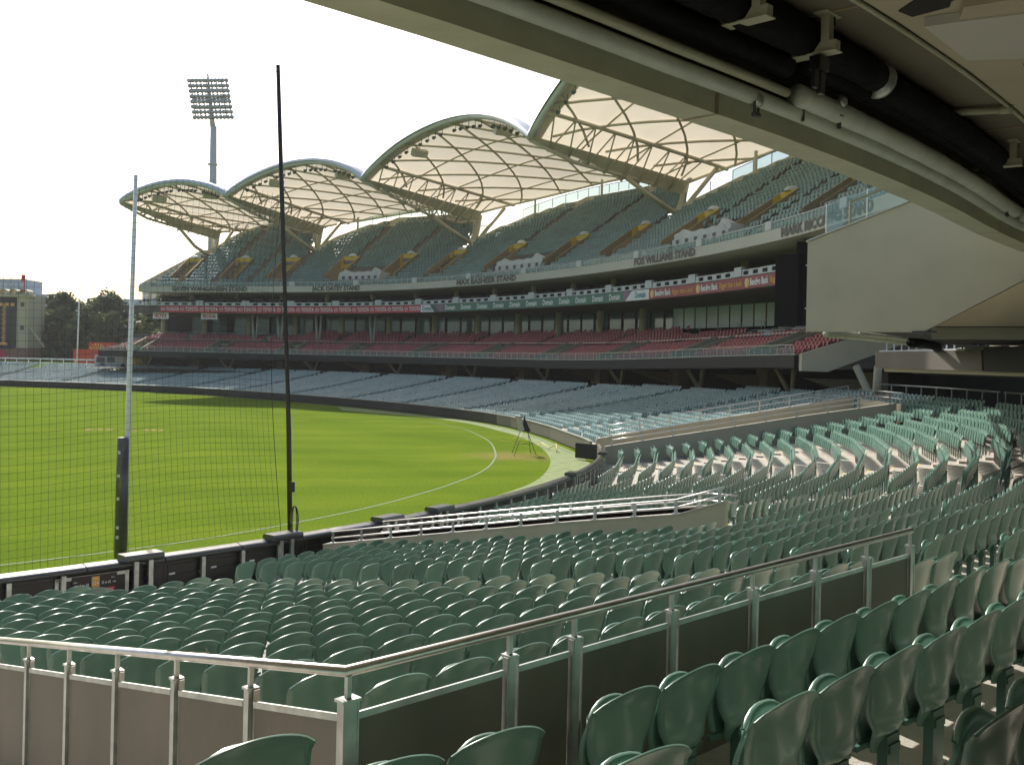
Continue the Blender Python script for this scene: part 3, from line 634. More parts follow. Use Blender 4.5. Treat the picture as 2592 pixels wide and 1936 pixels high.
# yellow nosings on the stepped aisles of the near bowl
mb = MB()
for i in (8, 10, 12, 14):
    for k in range(0, 24):
        if i > 8 and k > 20: continue
        d = drow(k) + .12; a = R_(KANG[i]); p = Vector((*pol(KANG[i], d - .8), zf(drow(k)) + .005)); r_v = Vector((math.cos(a), math.sin(a), 0)); t_v = Vector((-math.sin(a), math.cos(a), 0))
        mb.add([p - t_v * .5, p + t_v * .5, p + t_v * .5 + r_v * .05, p - t_v * .5 + r_v * .05], [(0, 1, 2, 3)])
struct(mb, 'aisle_marking', M['yellow'])
# half-height steps inside the aisles
mb = MB()
for i in (8, 10, 12, 14):
    for k in range(1, 24):
        if i > 8 and k > 20: continue
        a = R_(KANG[i]); r_v = Vector((math.cos(a), math.sin(a), 0)); t_v = Vector((-math.sin(a), math.cos(a), 0)); z1 = (zf(drow(k)) + zf(drow(k - 1))) / 2
        p = Vector((*pol(KANG[i], drow(k) - .68 - .36), 0)); q = p + r_v * .355
        mb.add([v + Vector((0, 0, z)) for z in (z1 - .15, z1) for v in (p - t_v * .5, p + t_v * .5, q + t_v * .5, q - t_v * .5)], [(4, 5, 6, 7), (0, 1, 5, 4), (1, 2, 6, 5), (3, 0, 4, 7)])
struct(mb, 'aisle_steps', M['conc'])
# ---------------------------------------------------------------- goal post, net pole, net
gp_ = thing('goal_post', 'tall white goal post with a black padded base standing on the grass', 'goal post', (-10.07, 26.25, 0))
mb = MB(); mb.tube([(-10.07, 26.25, 0), (-10.06, 26.25, 3.3), (-9.99, 26.25, 10.0)], [.075, .07, .05], 20); part(mb, 'post', M['post'], gp_, True)
mb = MB(); rad = []
def padring(z, r): return [(-10.13 + math.cos(t) * r * 1.0, 26.13 + math.sin(t) * r * .9, z) for t in [2 * math.pi * k / 16 for k in range(17)]]
mb.grid([padring(z, r) for z, r in ((.02, .0), (.02, .16), (.3, .165), (1.5, .16), (3.08, .15), (3.12, .13), (3.12, .0))]); pad = part(mb, 'pad', M['blackcap'], gp_, True)
for z in (.5, .75, 1.5, 2.1, 2.7): mb = MB(); mb.box(-10.2, -10.13, 25.965, 25.98, z, z + .08); part(mb, 'patch', M['boardwhite'], pad)
npo = thing('net_pole', 'tall dark pole leaning left behind the boundary fence, holding the net', 'pole', (-5.28, 24.4, 0))
mb = MB(); mb.tube([(-5.30, 24.4, 0), (-5.42, 24.4, 3.5), (-5.7, 24.4, 9), (-5.88, 24.4, 12.43)], [.062, .06, .055, .05], 14); part(mb, 'shaft', M['netpole'], npo, True)
mb = MB(); mb.box(-5.36, -5.22, 24.25, 24.32, 2.05, 2.3); part(mb, 'cleat', M['black'], npo)
mb = MB()
for k in range(6): mb.tube([(-5.2 + math.cos(t) * (.05 + .01 * k), 24.24, 1.35 + math.sin(t) * .38) for t in [2 * math.pi * j / 14 for j in range(15)]], .012, 5)
part(mb, 'rope_coil', M['tan'], npo, True)
net = thing('goal_net', 'fine dark safety net hanging behind the goal post', 'net', (-9, 23.4, 0))
def netp(s, z):   # s metres left of the pole along the fence, gentle sag and sway
    A = -37.9 - s / (RF) * 57.3; x, y = pol(A, -.28)
    edge = .55 + .55 * math.sin(math.pi * min(1, max(0, (z - 1) / 9.5))) * (1 if s < 1 else max(0, 1 - (s - 1) / 6))
    x -= edge * .6; return (x, y + .06 * math.sin(s * 2.1 + z * .6), z + .12 * math.sin(s * .7))
mb = MB(); Z0, Z1, W_ = 1.0, 9.3, 12.0; st_ = .155
k = 0
while k * st_ < W_:
    s = k * st_; mb.tube([netp(s, Z0 + (Z1 - Z0) * j / 18) for j in range(19)], .0032 if k else .009, 3, False); k += 1
k = 0
while Z0 + k * st_ < Z1:
    z = Z0 + k * st_; mb.tube([netp(s_, z) for s_ in [W_ * j / 30 for j in range(31)]], .0028, 3, False); k += 1
part(mb, 'mesh', M['net'], net)
mb = MB(); A0 = Vector((-5.87, 24.4, 12.3)); B0 = Vector((*pol(-56, -.3), 12.6))
mb.tube([A0 + (B0 - A0) * t - Vector((0, 0, 2.6 * 4 * t * (1 - t) ** 1.3)) for t in [j / 24 for j in range(25)]], .006, 4, False); part(mb, 'top_rope', M['net'], net)
# ---------------------------------------------------------------- A-frame stand on the grass
af = thing('field_stand', 'spindly A-frame stand with a tilted grey board, standing on worn grass near the corner', 'stand', (.8, 56.2, 0))
L_ = lambda *p: Vector(p)
for nm, a, b in (('leg', (.2, 55.3, 0), (.75, 56.5, 1.5)), ('leg', (1.45, 56.9, 0), (.85, 56.7, 1.5)), ('leg', (.1, 57.6, 0), (.6, 56.9, 1.5)), ('leg', (1.15, 57.6, 0), (.95, 56.9, 1.5))):
    mb = MB(); mb.tube([a, b], .018, 6); part(mb, nm, M['lettergrey'], af, True)
for a, b, m in (((.33, 55.7, .62), (1.25, 56.9, .62), 'lettergrey'), ((-.6, 56.4, .75), (1.0, 56.4, .68), 'yellow'), ((.2, 57.3, .9), (1.1, 57.4, .9), 'gold')):
    mb = MB(); mb.tube([a, b], .015, 6); part(mb, 'crossbar', M[m], af, True)
mb = MB(); T = Matrix.Translation((.62, 56.75, 1.28)) @ Matrix.Rotation(R_(108), 4, 'Z') @ Matrix.Rotation(R_(-16), 4, 'X')
mb.box(-.5, .5, -.02, .02, 0, .95, T); part(mb, 'board', M['woodrust'], af)
mb = MB(); mb.add([(.62, 56.6, 1.3), (1.12, 56.75, 1.3), (.92, 57.3, 1.3), (.72, 56.72, 2.15), (.74, 56.8, 2.15)], [(0, 1, 3), (1, 2, 4, 3), (2, 0, 3, 4), (0, 2, 1)]); part(mb, 'side_board', M['black'], af)
# hose lying on the turf
hs = MB(); hs.tube([(1.7, 62.3, .04), (1.9, 61, .3), (2.3, 59.5, .15), (2.7, 59.3, .4), (2.7, 58.0, .03)], .03, 5)
tag(hs.build('hose', M['yellow'], None, True), 'pale yellow hose lying loosely on the turf behind the A-frame stand', 'hose')
# ---------------------------------------------------------------- far LED boundary boards
lb = thing('led_fence', 'long run of dark LED advertising boards along the far boundary', 'advertising boards', (*bp_(NCIRC, 0), 0))
fp = [(FV[i], MV[i]) for i in range(NCIRC - 2, NV - 1)]
dense = []
for (p, n), (q, m_) in zip(fp, fp[1:]): dense += [((p[0], p[1]), n), (((p[0] + q[0]) / 2, (p[1] + q[1]) / 2), ((n[0] + m_[0]) / 2, (n[1] + m_[1]) / 2))]
start = next(k for k, (p, n) in enumerate(dense) if p[1] > 55)
dense = [(pol(3.9, 0), (math.cos(R_(3.9)), math.sin(R_(3.9))))] + dense[start:]
for k in range(0, len(dense) - 2, 2):
    mb = MB(); mb.sweep(dense[k:k + 3], [(0.0, .06), (-.06, .86), (.06, .86), (.1, .06)]); part(mb, 'board', M['ledgrey'] if k < 10 else M['led'], lb)
mb = MB(); mb.sweep(dense, [(-.09, .865), (-.09, .91), (.12, .91), (.12, .865)]); part(mb, 'top_edge', M['galv'], lb)
mb = MB(); mb.sweep(dense, [(-.75, .006), (-.75, .03), (-.6, .03), (-.6, .006)]); part(mb, 'kerb_strip', M['line'], lb)
sb = thing('led_stub_board', 'square black LED board turned across the mouth of the vehicle race', 'advertising board', (*pol(1.9, -.5), 0))
mb = MB(); mb.bar(Vector((*pol(2.3, -1.0), .5)), Vector((*pol(1.0, .1), .5)), .1, .82); part(mb, 'board', M['led'], sb)
mb = MB(); mb.bar(Vector((*pol(1.0, .1), .5)), Vector((*pol(-2.4, .05), .5)), .12, .9); part(mb, 'return_board', M['ledgrey'], sb)
# ================================================================ far grandstand
Uc = [(-72, 148.9), (-63, 147.2), (-54.1, 144.6), (-38.3, 140.6), (-24, 134.7), (-13.7, 127.2), (-5.9, 118.7), (1.1, 109.3), (6.6, 99.8), (11.1, 90.0), (14.9, 79.8), (17.9, 68.8), (19.3, 60.0), (20.1, 50), (19.6, 40), (17.5, 31)]
UP = cat(Uc, 20); US = [0]
for a, b in zip(UP, UP[1:]): US.append(US[-1] + math.dist(a, b))
S0 = US[40]; US = [s - S0 for s in US]
import bisect
def at(s, D=0.0, z=None):
    i = min(max(bisect.bisect_right(US, s) - 1, 0), len(UP) - 2); t = (s - US[i]) / (US[i + 1] - US[i]); a, b = UP[i], UP[i + 1]
    i2, j2 = max(0, i - 12), min(len(UP) - 1, i + 12); tx, ty = UP[j2][0] - UP[i2][0], UP[j2][1] - UP[i2][1]; L = math.hypot(tx, ty); nx, ny = -ty / L, tx / L
    p = (a[0] + t * (b[0] - a[0]) + nx * D, a[1] + t * (b[1] - a[1]) + ny * D)
    return Vector((p[0], p[1], z)) if z is not None else p
def nrm(s): a = at(s, 0); b = at(s, 1); return (b[0] - a[0], b[1] - a[1])
def frange(a, b, st):
    n = max(1, int(round(abs(b - a) / st))); return [a + (b - a) * k / n for k in range(n + 1)]
def zo2(s): t = min(1, max(0, (s - 72) / 45)); return 0.7 * t * t * (3 - 2 * t)
def ssweep(mb, s0, s1, prof, st=3.0, zo=None, closed=True):
    mb.sweep([((*at(s), zo(s) if zo else 0.0), nrm(s)) for s in frange(s0, s1, st)], prof, closed)
gs = thing('grandstand', 'long curved far grandstand with cream shell roofs, a red middle tier and name lettering', 'grandstand', at(60, 6, 0))
def P_(mb, name, m, smooth=False, parent=None, label=None): return part(mb, name, m, parent or gs, smooth, label)
# --- middle tier
T2Z = lambda D: 4.75 + 0.355 * D
def row2(k): return 0.85 + 0.78 * k
prof = [(0.1, 4.45), (0.1, T2Z(.2))]
for k in range(12): prof += [(row2(k) - .62, T2Z(row2(k))), (row2(k) + .16, T2Z(row2(k)))]
prof += [(13.5, T2Z(9.6)), (13.5, 5.2), (3, 4.45)]
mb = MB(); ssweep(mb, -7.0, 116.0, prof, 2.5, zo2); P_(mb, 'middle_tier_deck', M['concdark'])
mb = MB(); ssweep(mb, -6.8, 115.4, [(-.05, 4.42), (-.18, 4.5), (-.18, 5.36), (.1, 5.36), (.1, 4.42)], 2.0, zo2); P_(mb, 'middle_tier_led_strip', M['led'])
mb = MB(); ssweep(mb, -7, 115.6, [(-.2, 5.365), (-.2, 5.42), (.16, 5.42), (.16, 5.365)], 2.0, zo2); P_(mb, 'middle_tier_sill', M['galv'])
mb = MB()
for s in frange(-6.5, 115, 1.15):
    a = at(s, -.05, 5.4 + zo2(s)); mb.bar(a, a + Vector((0, 0, .62)), .05, .05)
ssweep(mb, -6.5, 115, [(-.08, 6.0), (-.08, 6.05), (-.03, 6.05), (-.03, 6.0)], 2.0, zo2); P_(mb, 'middle_tier_railing', M['galv'])
mb = MB(); ssweep(mb, -6.5, 115, [(.0, 5.42), (.0, 5.9)], 2.0, zo2, False); P_(mb, 'railing_glass', M['glass'])
L2V = [-1.0, 11.5, 23, 33.5, 45.7, 58.5, 71, 83, 96.5, 109]
def in_any(s, L, w_): return any(abs(s - q) < w_ for q in L)
mb = MB()
edges = [-5.0] + L2V + [114.5]
for a, b in zip(edges, edges[1:]): ssweep(mb, a + 1.3, b - 1.3, [(4.55, T2Z(4.6)), (4.55, T2Z(4.6) + .42), (4.75, T2Z(4.6) + .42), (4.75, T2Z(4.6))], 2.5, zo2)
P_(mb, 'cross_aisle_wall', M['white'])
mb = MB(); ssweep(mb, -5, 115, [(4.6, T2Z(4.6) + .85), (4.6, T2Z(4.6) + .9), (4.65, T2Z(4.6) + .9), (4.65, T2Z(4.6) + .85)], 2.5, zo2); P_(mb, 'cross_aisle_rail', M['galv'])
for v in L2V:
    mb = MB(); zz = zo2(v)
    for sg in (-1, 1):
        sl = v + sg * 1.15; r = []
        for D in (0.3, 4.8):
            a = at(sl, D); n0 = at(sl + .16 * sg, D); r.append([(a[0], a[1], 4.6 + zz), (a[0], a[1], T2Z(D) + .95 + zz), (n0[0], n0[1], T2Z(D) + .95 + zz), (n0[0], n0[1], 4.6 + zz)])
        mb.grid(r); mb.add(r[0], [(0, 1, 2, 3)])
    a, b = at(v - 1.15, 4.8, 5.8 + zz), at(v + 1.15, 4.8, 5.8 + zz); mb.bar(a, b, .15, 1.8)
    P_(mb, 'stair_box', M['concwall'])
pl = []; rj = random.Random(5)
for k in range(12):
    D = row2(k); s = -5.6 + .8 * k * 0.6
    if 4.0 < D < 5.0: continue
    while s < 115:
        blocked = (in_any(s, L2V, 1.6) and D < 5) or (D >= 5 and in_any(s, [q + 5.2 for q in L2V], .55)) or (k > 8 and (-2 < s < 22 or s > 84)) or (k == 11 and rj.random() < .3) or (k > 6 and 96 < s)
        if not blocked:
            p = at(s, D); n = nrm(s); pl.append((p[0], p[1], T2Z(D) + zo2(s), math.atan2(n[1], n[0]) + math.pi / 2 + (rj.random() - .5) * .05))
        s += .52
tag(merged('red_seats', far, pl, M['seatred']), 'massed red tip-up seats filling the middle tier of the far grandstand', 'seats', kind='stuff'); print('red', len(pl))
# terraces with tables at the near and far ends
mb = MB()
for s in frange(86, 112, 3.2):
    for D, h in ((7.6, .5), (9.2, .9)):
        a, b = at(s, D, T2Z(D) + h + zo2(s)), at(s + 2.4, D + .3, T2Z(D) + h + zo2(s)); mb.bar(a, b, .06, .05); mb.bar(a, a - Vector((0, 0, .8)), .05, .05); mb.bar(b, b - Vector((0, 0, .8)), .05, .05)
for s in frange(-1, 20, 3.2):
    a, b = at(s, 8.2, T2Z(8.2) + .6), at(s + 2.4, 8.4, T2Z(8.2) + .6); mb.bar(a, b, .07, .07); mb.bar(a, a - Vector((0, 0, .8)), .05, .05)
P_(mb, 'terrace_rails', M['white'])
mb = MB()
for s in frange(-1, 21, 4): a, b = at(s, 7.8, T2Z(7.8) + .25), at(s + 3.2, 7.8, T2Z(7.8) + .25); mb.bar(a, b, .2, .4)
for s in frange(88, 112, 5): a, b = at(s, 7.3, T2Z(7.3) + .25 + zo2(s)), at(s + 4, 7.3, T2Z(7.3) + .25 + zo2(s)); mb.bar(a, b, .2, .5)
P_(mb, 'terrace_wall', M['white'])
# --- glass line behind the middle tier
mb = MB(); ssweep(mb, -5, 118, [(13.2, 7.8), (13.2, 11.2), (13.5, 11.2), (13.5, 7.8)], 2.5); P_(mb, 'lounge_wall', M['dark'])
def gstrip(s0, s1, m, D=12.2, z0=8.5, z1=10.9):
    w_ = P_bay(s0, s1, D, z0, z1, m); return w_
def P_bay(s0, s1, D, z0, z1, m):
    mb = MB(); a, b = at(s0, D), at(s1, D); mb.add([(a[0], a[1], z0), (b[0], b[1], z0), (b[0], b[1], z1), (a[0], a[1], z1)], [(0, 1, 2, 3)]); w_ = P_(mb, 'window', M[m])
    mb = MB()
    for x, y in (a, b): mb.bar((x, y, z0), (x, y, z1), .09, .09)
    mb.bar((*a, z1), (*b, z1), .1, .1); part(mb, 'frame', M['lettergrey'], w_); return w_
s = 11.5
while s < 78:
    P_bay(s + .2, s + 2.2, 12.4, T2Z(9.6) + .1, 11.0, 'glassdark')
    s += 2.25 if int(s) % 9 else 4.0
for s in frange(79.5, 95.5, 1.78)[:-1]: P_bay(s, s + 1.72, 10.9, T2Z(9) + .9, 11.0, 'glass_sky')
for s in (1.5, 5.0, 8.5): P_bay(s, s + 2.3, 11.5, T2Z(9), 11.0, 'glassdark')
k = 0
for s in frange(-2, 113, 7.1):
    if 80 < s < 97: continue
    mb = MB(); a = at(s, 9.0); mb.tube([(a[0], a[1], T2Z(8) - .2), (a[0], a[1], 11.1)], .42, 14); P_(mb, 'column', M['concwall'], True)
    mb = MB(); a = at(s, 5.2); mb.tube([(a[0], a[1], 12.0), (a[0], a[1], 13.95)], .36, 12); P_(mb, 'column', M['concwall'], True)
for s in (1.0, 8.8):   # two white banners under the band at the far end
    mb = MB(); a, b = at(s, 1.8), at(s + 2.6, 1.8); mb.add([(*a, 10.1), (*b, 10.1), (*b, 11.0), (*a, 11.0)], [(0, 1, 2, 3)]); bn = P_(mb, 'banner', M['boardwhite'])
    mb = MB(); v_ = Vector(b) - Vector(a); put_text(mb, 'NOVA', lambda q, h: Vector((a[0] + v_.x * (q + .3) / 2.6, a[1] + v_.y * (q + .3) / 2.6 - .03, 10.25 + h)), 2.0, .6, .03); part(mb, 'lettering', M['red'], bn)
for s0 in (14.5, 18.5, 24.5, 33.0):
    for q in (0, .9):
        mb = MB(); a = at(s0 + q, 6.0); b = at(s0 + q * .4 + .3, 6.0); mb.tube([(a[0], a[1], 11.0), (b[0], b[1], T2Z(6) + .3)], .17, 8); P_(mb, 'strut', M['white'], True)
# --- LED ribbon band with sponsor names
BD = 1.2
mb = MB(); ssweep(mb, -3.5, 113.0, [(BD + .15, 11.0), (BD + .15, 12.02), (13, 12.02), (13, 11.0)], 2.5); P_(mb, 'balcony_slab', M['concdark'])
def bandpt(s, D, z): p = at(s, D); return Vector((p[0], p[1], z))
segs = [(2.6, 46.0, 'red'), (46.0, 48.6, 'boardwhite'), (48.6, 50.2, 'plum'), (50.2, 85.0, 'green'), (85.0, 86.6, 'plum'), (86.6, 89.6, 'boardwhite'), (89.6, 112.6, 'maroon')]
for s0, s1, m in segs:
    mb = MB(); ssweep(mb, s0, s1, [(BD, 11.06), (BD, 11.96), (BD + .12, 11.96), (BD + .12, 11.06)], 1.5); sg = P_(mb, 'ribbon_board', M[m])
    if m in ('red', 'green', 'boardwhite'):
        word, col, wd, ht = {'red': ('TOYOTA', 'boardwhite', 2.05, .5), 'green': ('Domain', 'boardwhite', 2.0, .56), 'boardwhite': ('Domain', 'letterteal', 1.9, .55)}[m]
        n = {'red': 14, 'green': 11, 'boardwhite': 1}[m]; mb = MB()
        for k in range(n):
            c = s0 + (s1 - s0) * (k + .5) / n; x0 = c - wd / 2 + (.45 if m == 'red' else 0)
            put_text(mb, word, lambda a, b, x0=x0: bandpt(x0 + a, BD - .03, 11.27 + b), wd, ht, .025)
            if m == 'red':
                for (rx, rz, oz) in ((.34, .24, 0), (.12, .22, 0), (.22, .1, .1)):
                    ring = []
                    for q in range(17):
                        t = 2 * math.pi * q / 16; ring.append([bandpt(x0 - .52 + math.cos(t) * rx * f, BD - .03, 11.5 + oz + math.sin(t) * rz * f) for f in (1, .8)])
                    mb.grid(ring)
        part(mb, 'lettering', M[col], sg)
    if m == 'plum' and s0 < 60:
        mb = MB(); mb.add([bandpt(s0 - .8, BD - .02, 11.96), bandpt(s0 + .0, BD - .02, 11.96), bandpt(s0 + 1.0, BD - .02, 11.06), bandpt(s0, BD - .02, 11.06)], [(0, 1, 2, 3)]); part(mb, 'chevron', M['lettergrey'], sg)
    if m == 'plum' and s0 > 60:
        mb = MB(); mb.add([bandpt(s0 + .4, BD - .02, 11.06), bandpt(s0 + 1.6, BD - .02, 11.96), bandpt(s0 + 1.7, BD - .02, 11.96), bandpt(s0 + 1.7, BD - .02, 11.06)], [(0, 1, 2, 3)]); part(mb, 'chevron', M['boardwhite'], sg)
    if m == 'maroon':
        mw, mg, me_ = MB(), MB(), MB()
        for k in range(3):
            x0 = s0 + .25 + k * 7.7
            me_.add([bandpt(x0 + .38 + math.cos(t) * .36, BD - .03, 11.5 + math.sin(t) * .38) for t in [2 * math.pi * q / 16 for q in range(16)]], [tuple(range(16))])
            put_text(mw, 'Bendigo Bank', lambda a, b, x0=x0: bandpt(x0 + .85 + a, BD - .035, 11.28 + b), 2.7, .5, .03)
            put_text(mg, 'Bigger than a bank', lambda a, b, x0=x0: bandpt(x0 + 3.85 + a, BD - .035, 11.32 + b), 3.5 if k < 2 else 3.2, .42, .01)
            put_text(mw, 'B', lambda a, b, x0=x0: bandpt(x0 + .25 + a, BD - .06, 11.28 + b), .26, .45, .0)
        part(mw, 'lettering', M['boardwhite'], sg); part(mg, 'lettering', M['gold'], sg); part(me_, 'round_emblem', M['gold'], sg)
mb = MB(); ssweep(mb, -3.5, 113.0, [(BD + .02, 12.02), (BD + .02, 12.12), (BD + .14, 12.12), (BD + .14, 12.02)], 2.0); ssweep(mb, -3.5, 113, [(BD + .02, 12.42), (BD + .02, 12.52), (BD + .1, 12.52), (BD + .1, 12.42)], 2.0)
for s in frange(-3, 112.8, 1.42):
    a, b = at(s, BD + .06), at(s + .62, BD + .06); mb.bar((*a, 12.27), (*b, 12.27), .07, .36)
P_(mb, 'balcony_balustrade', M['white'])
for s in frange(1, 111, 7.1):
    mb = MB(); a, b = at(s, BD + .1), at(s + 1.1, BD + .1); mb.bar((*a, 12.4), (*b, 12.4), .3, .72); P_(mb, 'balcony_pier', M['white'])
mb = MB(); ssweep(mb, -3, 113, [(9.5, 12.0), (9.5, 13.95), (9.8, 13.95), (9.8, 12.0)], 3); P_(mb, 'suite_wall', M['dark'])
pl = []
for D in (3.0, 3.9):
    s = -2
    while s < 112:
        if rj.random() < .8: p = at(s, D); n = nrm(s); pl.append((p[0], p[1], 12.0 + (D - 3) * .3, math.atan2(n[1], n[0]) + math.pi / 2 + rj.random() * .6))
        s += .62
tag(merged('black_seats', far, pl, M['seatblack']), 'row of black upholstered seats behind the white balcony of the far grandstand', 'seats', kind='stuff')
# --- upper tier
Vs = [3.0, 19.8, 46.8, 85.2, 126.0]; Cs = [5.5, 21.8, 46.0, 80.8, 118.0]; VZ = [25.5, 26.0, 26.5, 25.5, 25.2]
def bay(s, D=10):
    f = min(1, max(0, (D + 9) / 19)); L = [v + (c - v) * f for v, c in zip(Vs, Cs)]
    if s <= L[0]: return -1, 0
    for j in range(4):
        if s <= L[j + 1]: return j, (s - L[j]) / (L[j + 1] - L[j])
    return 4, 0
def Dmax(s):
    j, t = bay(s)
    if j == -1: return 9.4 + .6 * s / 5.5 if s > 3.5 else max(0.9, 9.4 * s / 3.5)
    if j == 4: return 17
    return 10 + 8 * (1 - abs(2 * t - 1) ** 3)
def zt3(D): return 13.8 + 0.66 * D
def row3(k): return 1.15 + 0.82 * k
HOUSES = [(30.4, 37.3), (59.0, 67.6), (91.6, 100.6)]
V3 = [4.5, 12.5, 20.0, 29.2, 38.4, 46.8, 57.6, 68.8, 79.4, 90.4, 101.6, 112]
AIS = [c + (Cs[j + 1] - c) * q for j, c in enumerate(Cs[:-1]) for q in (0, 1 / 3, 2 / 3)] + [118]
ss = frange(0, 134, 1.0); mb = MB()
for k in range(22):
    D = row3(k); prev = None
    for s in ss:
        ok = Dmax(s) >= D + .1
        cur = None
        if ok: cur = [at(s, D - .66, zt3(D - .82)), at(s, D - .66, zt3(D)), at(s, D + .16, zt3(D))]
        if prev and cur:
            vom = in_any(s - .5, V3, 1.0) and 2.9 < D < 7.0
            if not vom: mb.grid([prev, cur])
        prev = cur
P_(mb, 'upper_tier_steps', mat('tier_concrete', (0.2, 0.185, 0.16), 0.9, vary=0.15))
mb = MB(); ssweep(mb, 0, 134, [(0.0, 13.9), (0.0, 14.72), (.25, 14.72), (.4, 13.95), (11, 13.95), (11, 13.9)], 2.0); P_(mb, 'name_fascia', M['fascia'])
mb = MB(); a, b = at(0, 0), at(0, 11); mb.bar((*at(-.1, 0.0), 14.3), (*at(-.1, 9.4), 14.3), .3, .84)
prof_ = [(0, 13.9), (0, 15.0), (9.6, zt3(9.6) + .5), (9.6, zt3(9.6) - 1.4)]
q1 = [at(3.5 * D / 9.4 * 1.0 - .1, D, z) for D, z in prof_]; q2 = [p + Vector((.3, .1, 0)) for p in q1]; mb.add(q1 + q2, [(0, 1, 2, 3), (7, 6, 5, 4), (1, 5, 6, 2), (0, 4, 5, 1), (3, 2, 6, 7)]); P_(mb, 'end_wall', M['roofsteel'])
mb = MB(); rows = []
for s in frange(3.4, 134, .8):
    D = Dmax(s); D = row3(int((D - .1 - 1.15) / .82)) + .2; z = zt3(D); rows.append([at(s, D, z - .2), at(s, D, z + .85), at(s, D + .3, z + .85), at(s, D + .3, z - 1.6)])
mb.grid(rows); P_(mb, 'rear_parapet', M['roofsteel'])
mb = MB()
for s in frange(0.5, 133, 1.1): a = at(s, .1, 14.72); mb.bar(a, a + Vector((0, 0, .55)), .05, .04)
ssweep(mb, 0, 133, [(.06, 15.24), (.06, 15.3), (.14, 15.3), (.14, 15.24)], 2); P_(mb, 'upper_balustrade', M['white'])
for s in frange(0.5, 130, 2.2)[:-1]:
    pass
mb = MB(); ssweep(mb, 0.3, 133, [(.1, 14.75), (.1, 15.22)], 2, None, False); P_(mb, 'upper_balustrade_glass', M['glass'])
for s in frange(24, 132, 10.8):
    mb = MB(); a, b = at(s, .05), at(s + .9, .05); mb.bar((*a, 15.05), (*b, 15.05), .2, .62); P_(mb, 'balustrade_pier', M['white'])
pl = []
for k in range(22):
    D = row3(k); s = 1.0 if D < 1.5 else D * .38 + .8
    while s < 133:
        ok = Dmax(s - .3) >= D + .3 and Dmax(s + .3) >= D + .3
        if ok and in_any(s, AIS, .55): ok = False
        if ok and 2.3 < D < 7.6 and in_any(s, V3, 1.55): ok = False
        if ok and 1.9 < D < 4.9 and any(a < s < b for a, b in HOUSES): ok = False
        if ok: p = at(s, D); n = nrm(s); pl.append((p[0], p[1], zt3(D), math.atan2(n[1], n[0]) + math.pi / 2 + (rj.random() - .5) * .04))
        s += .52
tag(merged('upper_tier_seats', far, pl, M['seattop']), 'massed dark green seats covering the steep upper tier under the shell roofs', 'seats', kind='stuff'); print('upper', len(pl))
for v in V3:
    mb = MB()
    for sg in (-1, 1):
        r = []
        for D in (2.6, 7.2):
            a = at(v + sg * 1.15, D); b = at(v + sg * 1.32, D); r.append([(a[0], a[1], zt3(2.6) - .2), (a[0], a[1], zt3(D) + .95), (b[0], b[1], zt3(D) + .95), (b[0], b[1], zt3(2.6) - .2)])
        mb.grid(r); mb.add(r[0], [(0, 1, 2, 3)]); mb.add(r[1], [(3, 2, 1, 0)])
    vb = P_(mb, 'stair_box', M['tan'])
    mb = MB(); r = []
    for D in (6.4, 7.15):
        a = at(v - 1.12, D); r.append([(a[0], a[1], zt3(D) - .55), (a[0], a[1], zt3(D) + .93)])
    mb.grid(r); a, b = at(v - 1.1, 7.1), at(v + 1.1, 7.1); mb.add([(*a, zt3(5)), (*b, zt3(5)), (*b, zt3(7.2) + .9), (*a, zt3(7.2) + .9)], [(0, 1, 2, 3)]); part(mb, 'yellow_panel', M['yellow'], vb)
    mb = MB(); c = at(v, 7.4, zt3(7.2) + .9)
    mb.grid([[c + Vector((math.cos(t) * r_ * 1.0, math.sin(t) * r_, z_)) for t in [2 * math.pi * q / 10 for q in range(11)]] for r_, z_ in ((.6, 0), (.55, .2), (.35, .38), (.0, .45))]); part(mb, 'dome_canopy', M['white'], vb, True)
for s0, s1 in HOUSES:
    mb = MB(); n = 48; rows = []
    for q in range(n + 1):
        f = q / n; s = s0 + (s1 - s0) * f; e = min(f, 1 - f); h = 16.75 + .05 * math.sin(f * 30) * (e > .03) + (.35 * math.exp(-((f - .16) / .06) ** 2) + .5 * math.exp(-((f - .86) / .06) ** 2))
        rows.append([at(s, 2.3, 15.2), at(s, 2.3, h - .5), at(s, 2.5, h - .45), at(s, 2.5, h), at(s, 2.7, h), at(s, 4.6, 16.6)])
    mb.grid(rows); mb.add(rows[-1], [tuple(range(6))]); mb.add(rows[0], [tuple(range(6))[::-1]]); hb = P_(mb, 'seating_house', M['white'])
    for q in range(6):
        s = s0 + .9 + (s1 - s0 - 1.6) * q / 5; mb = MB(); a, b = at(s - .22, 2.26), at(s + .22, 2.26); mb.bar((*a, 15.95), (*b, 15.95), .03, .42); part(mb, 'window', M['lettergrey'], hb)
    mb = MB()
    for s in frange(s0 + .3, s1 - .3, 1.2): a = at(s, 1.95, 15.2); mb.bar(a, a + Vector((0, 0, .55)), .04, .04)
    part(mb, 'railing', M['galv'], hb)
for word, s0, s1, z in (('GAVIN WANGANEEN STAND', 5.2, 17.2, 14.06), ('JACK OATEY STAND', 27.8, 36.0, 14.06), ('MAX BASHEER STAND', 54.6, 66.3, 14.08), ('FOS WILLIAMS STAND', 89.0, 99.5, 14.08), ('MARK RICCIUTO STAND', 112.8, 125.5, 14.08)):
    mb = MB(); put_text(mb, word, lambda a, b, s0=s0, z=z: bandpt(s0 + a, -.06, z + b), s1 - s0, .6, .05)
    n0 = len(mb.v); mb.add([(x, y, zz) for x, y, zz in mb.v], []); P_(mb, 'name_lettering', M['lettergrey'])
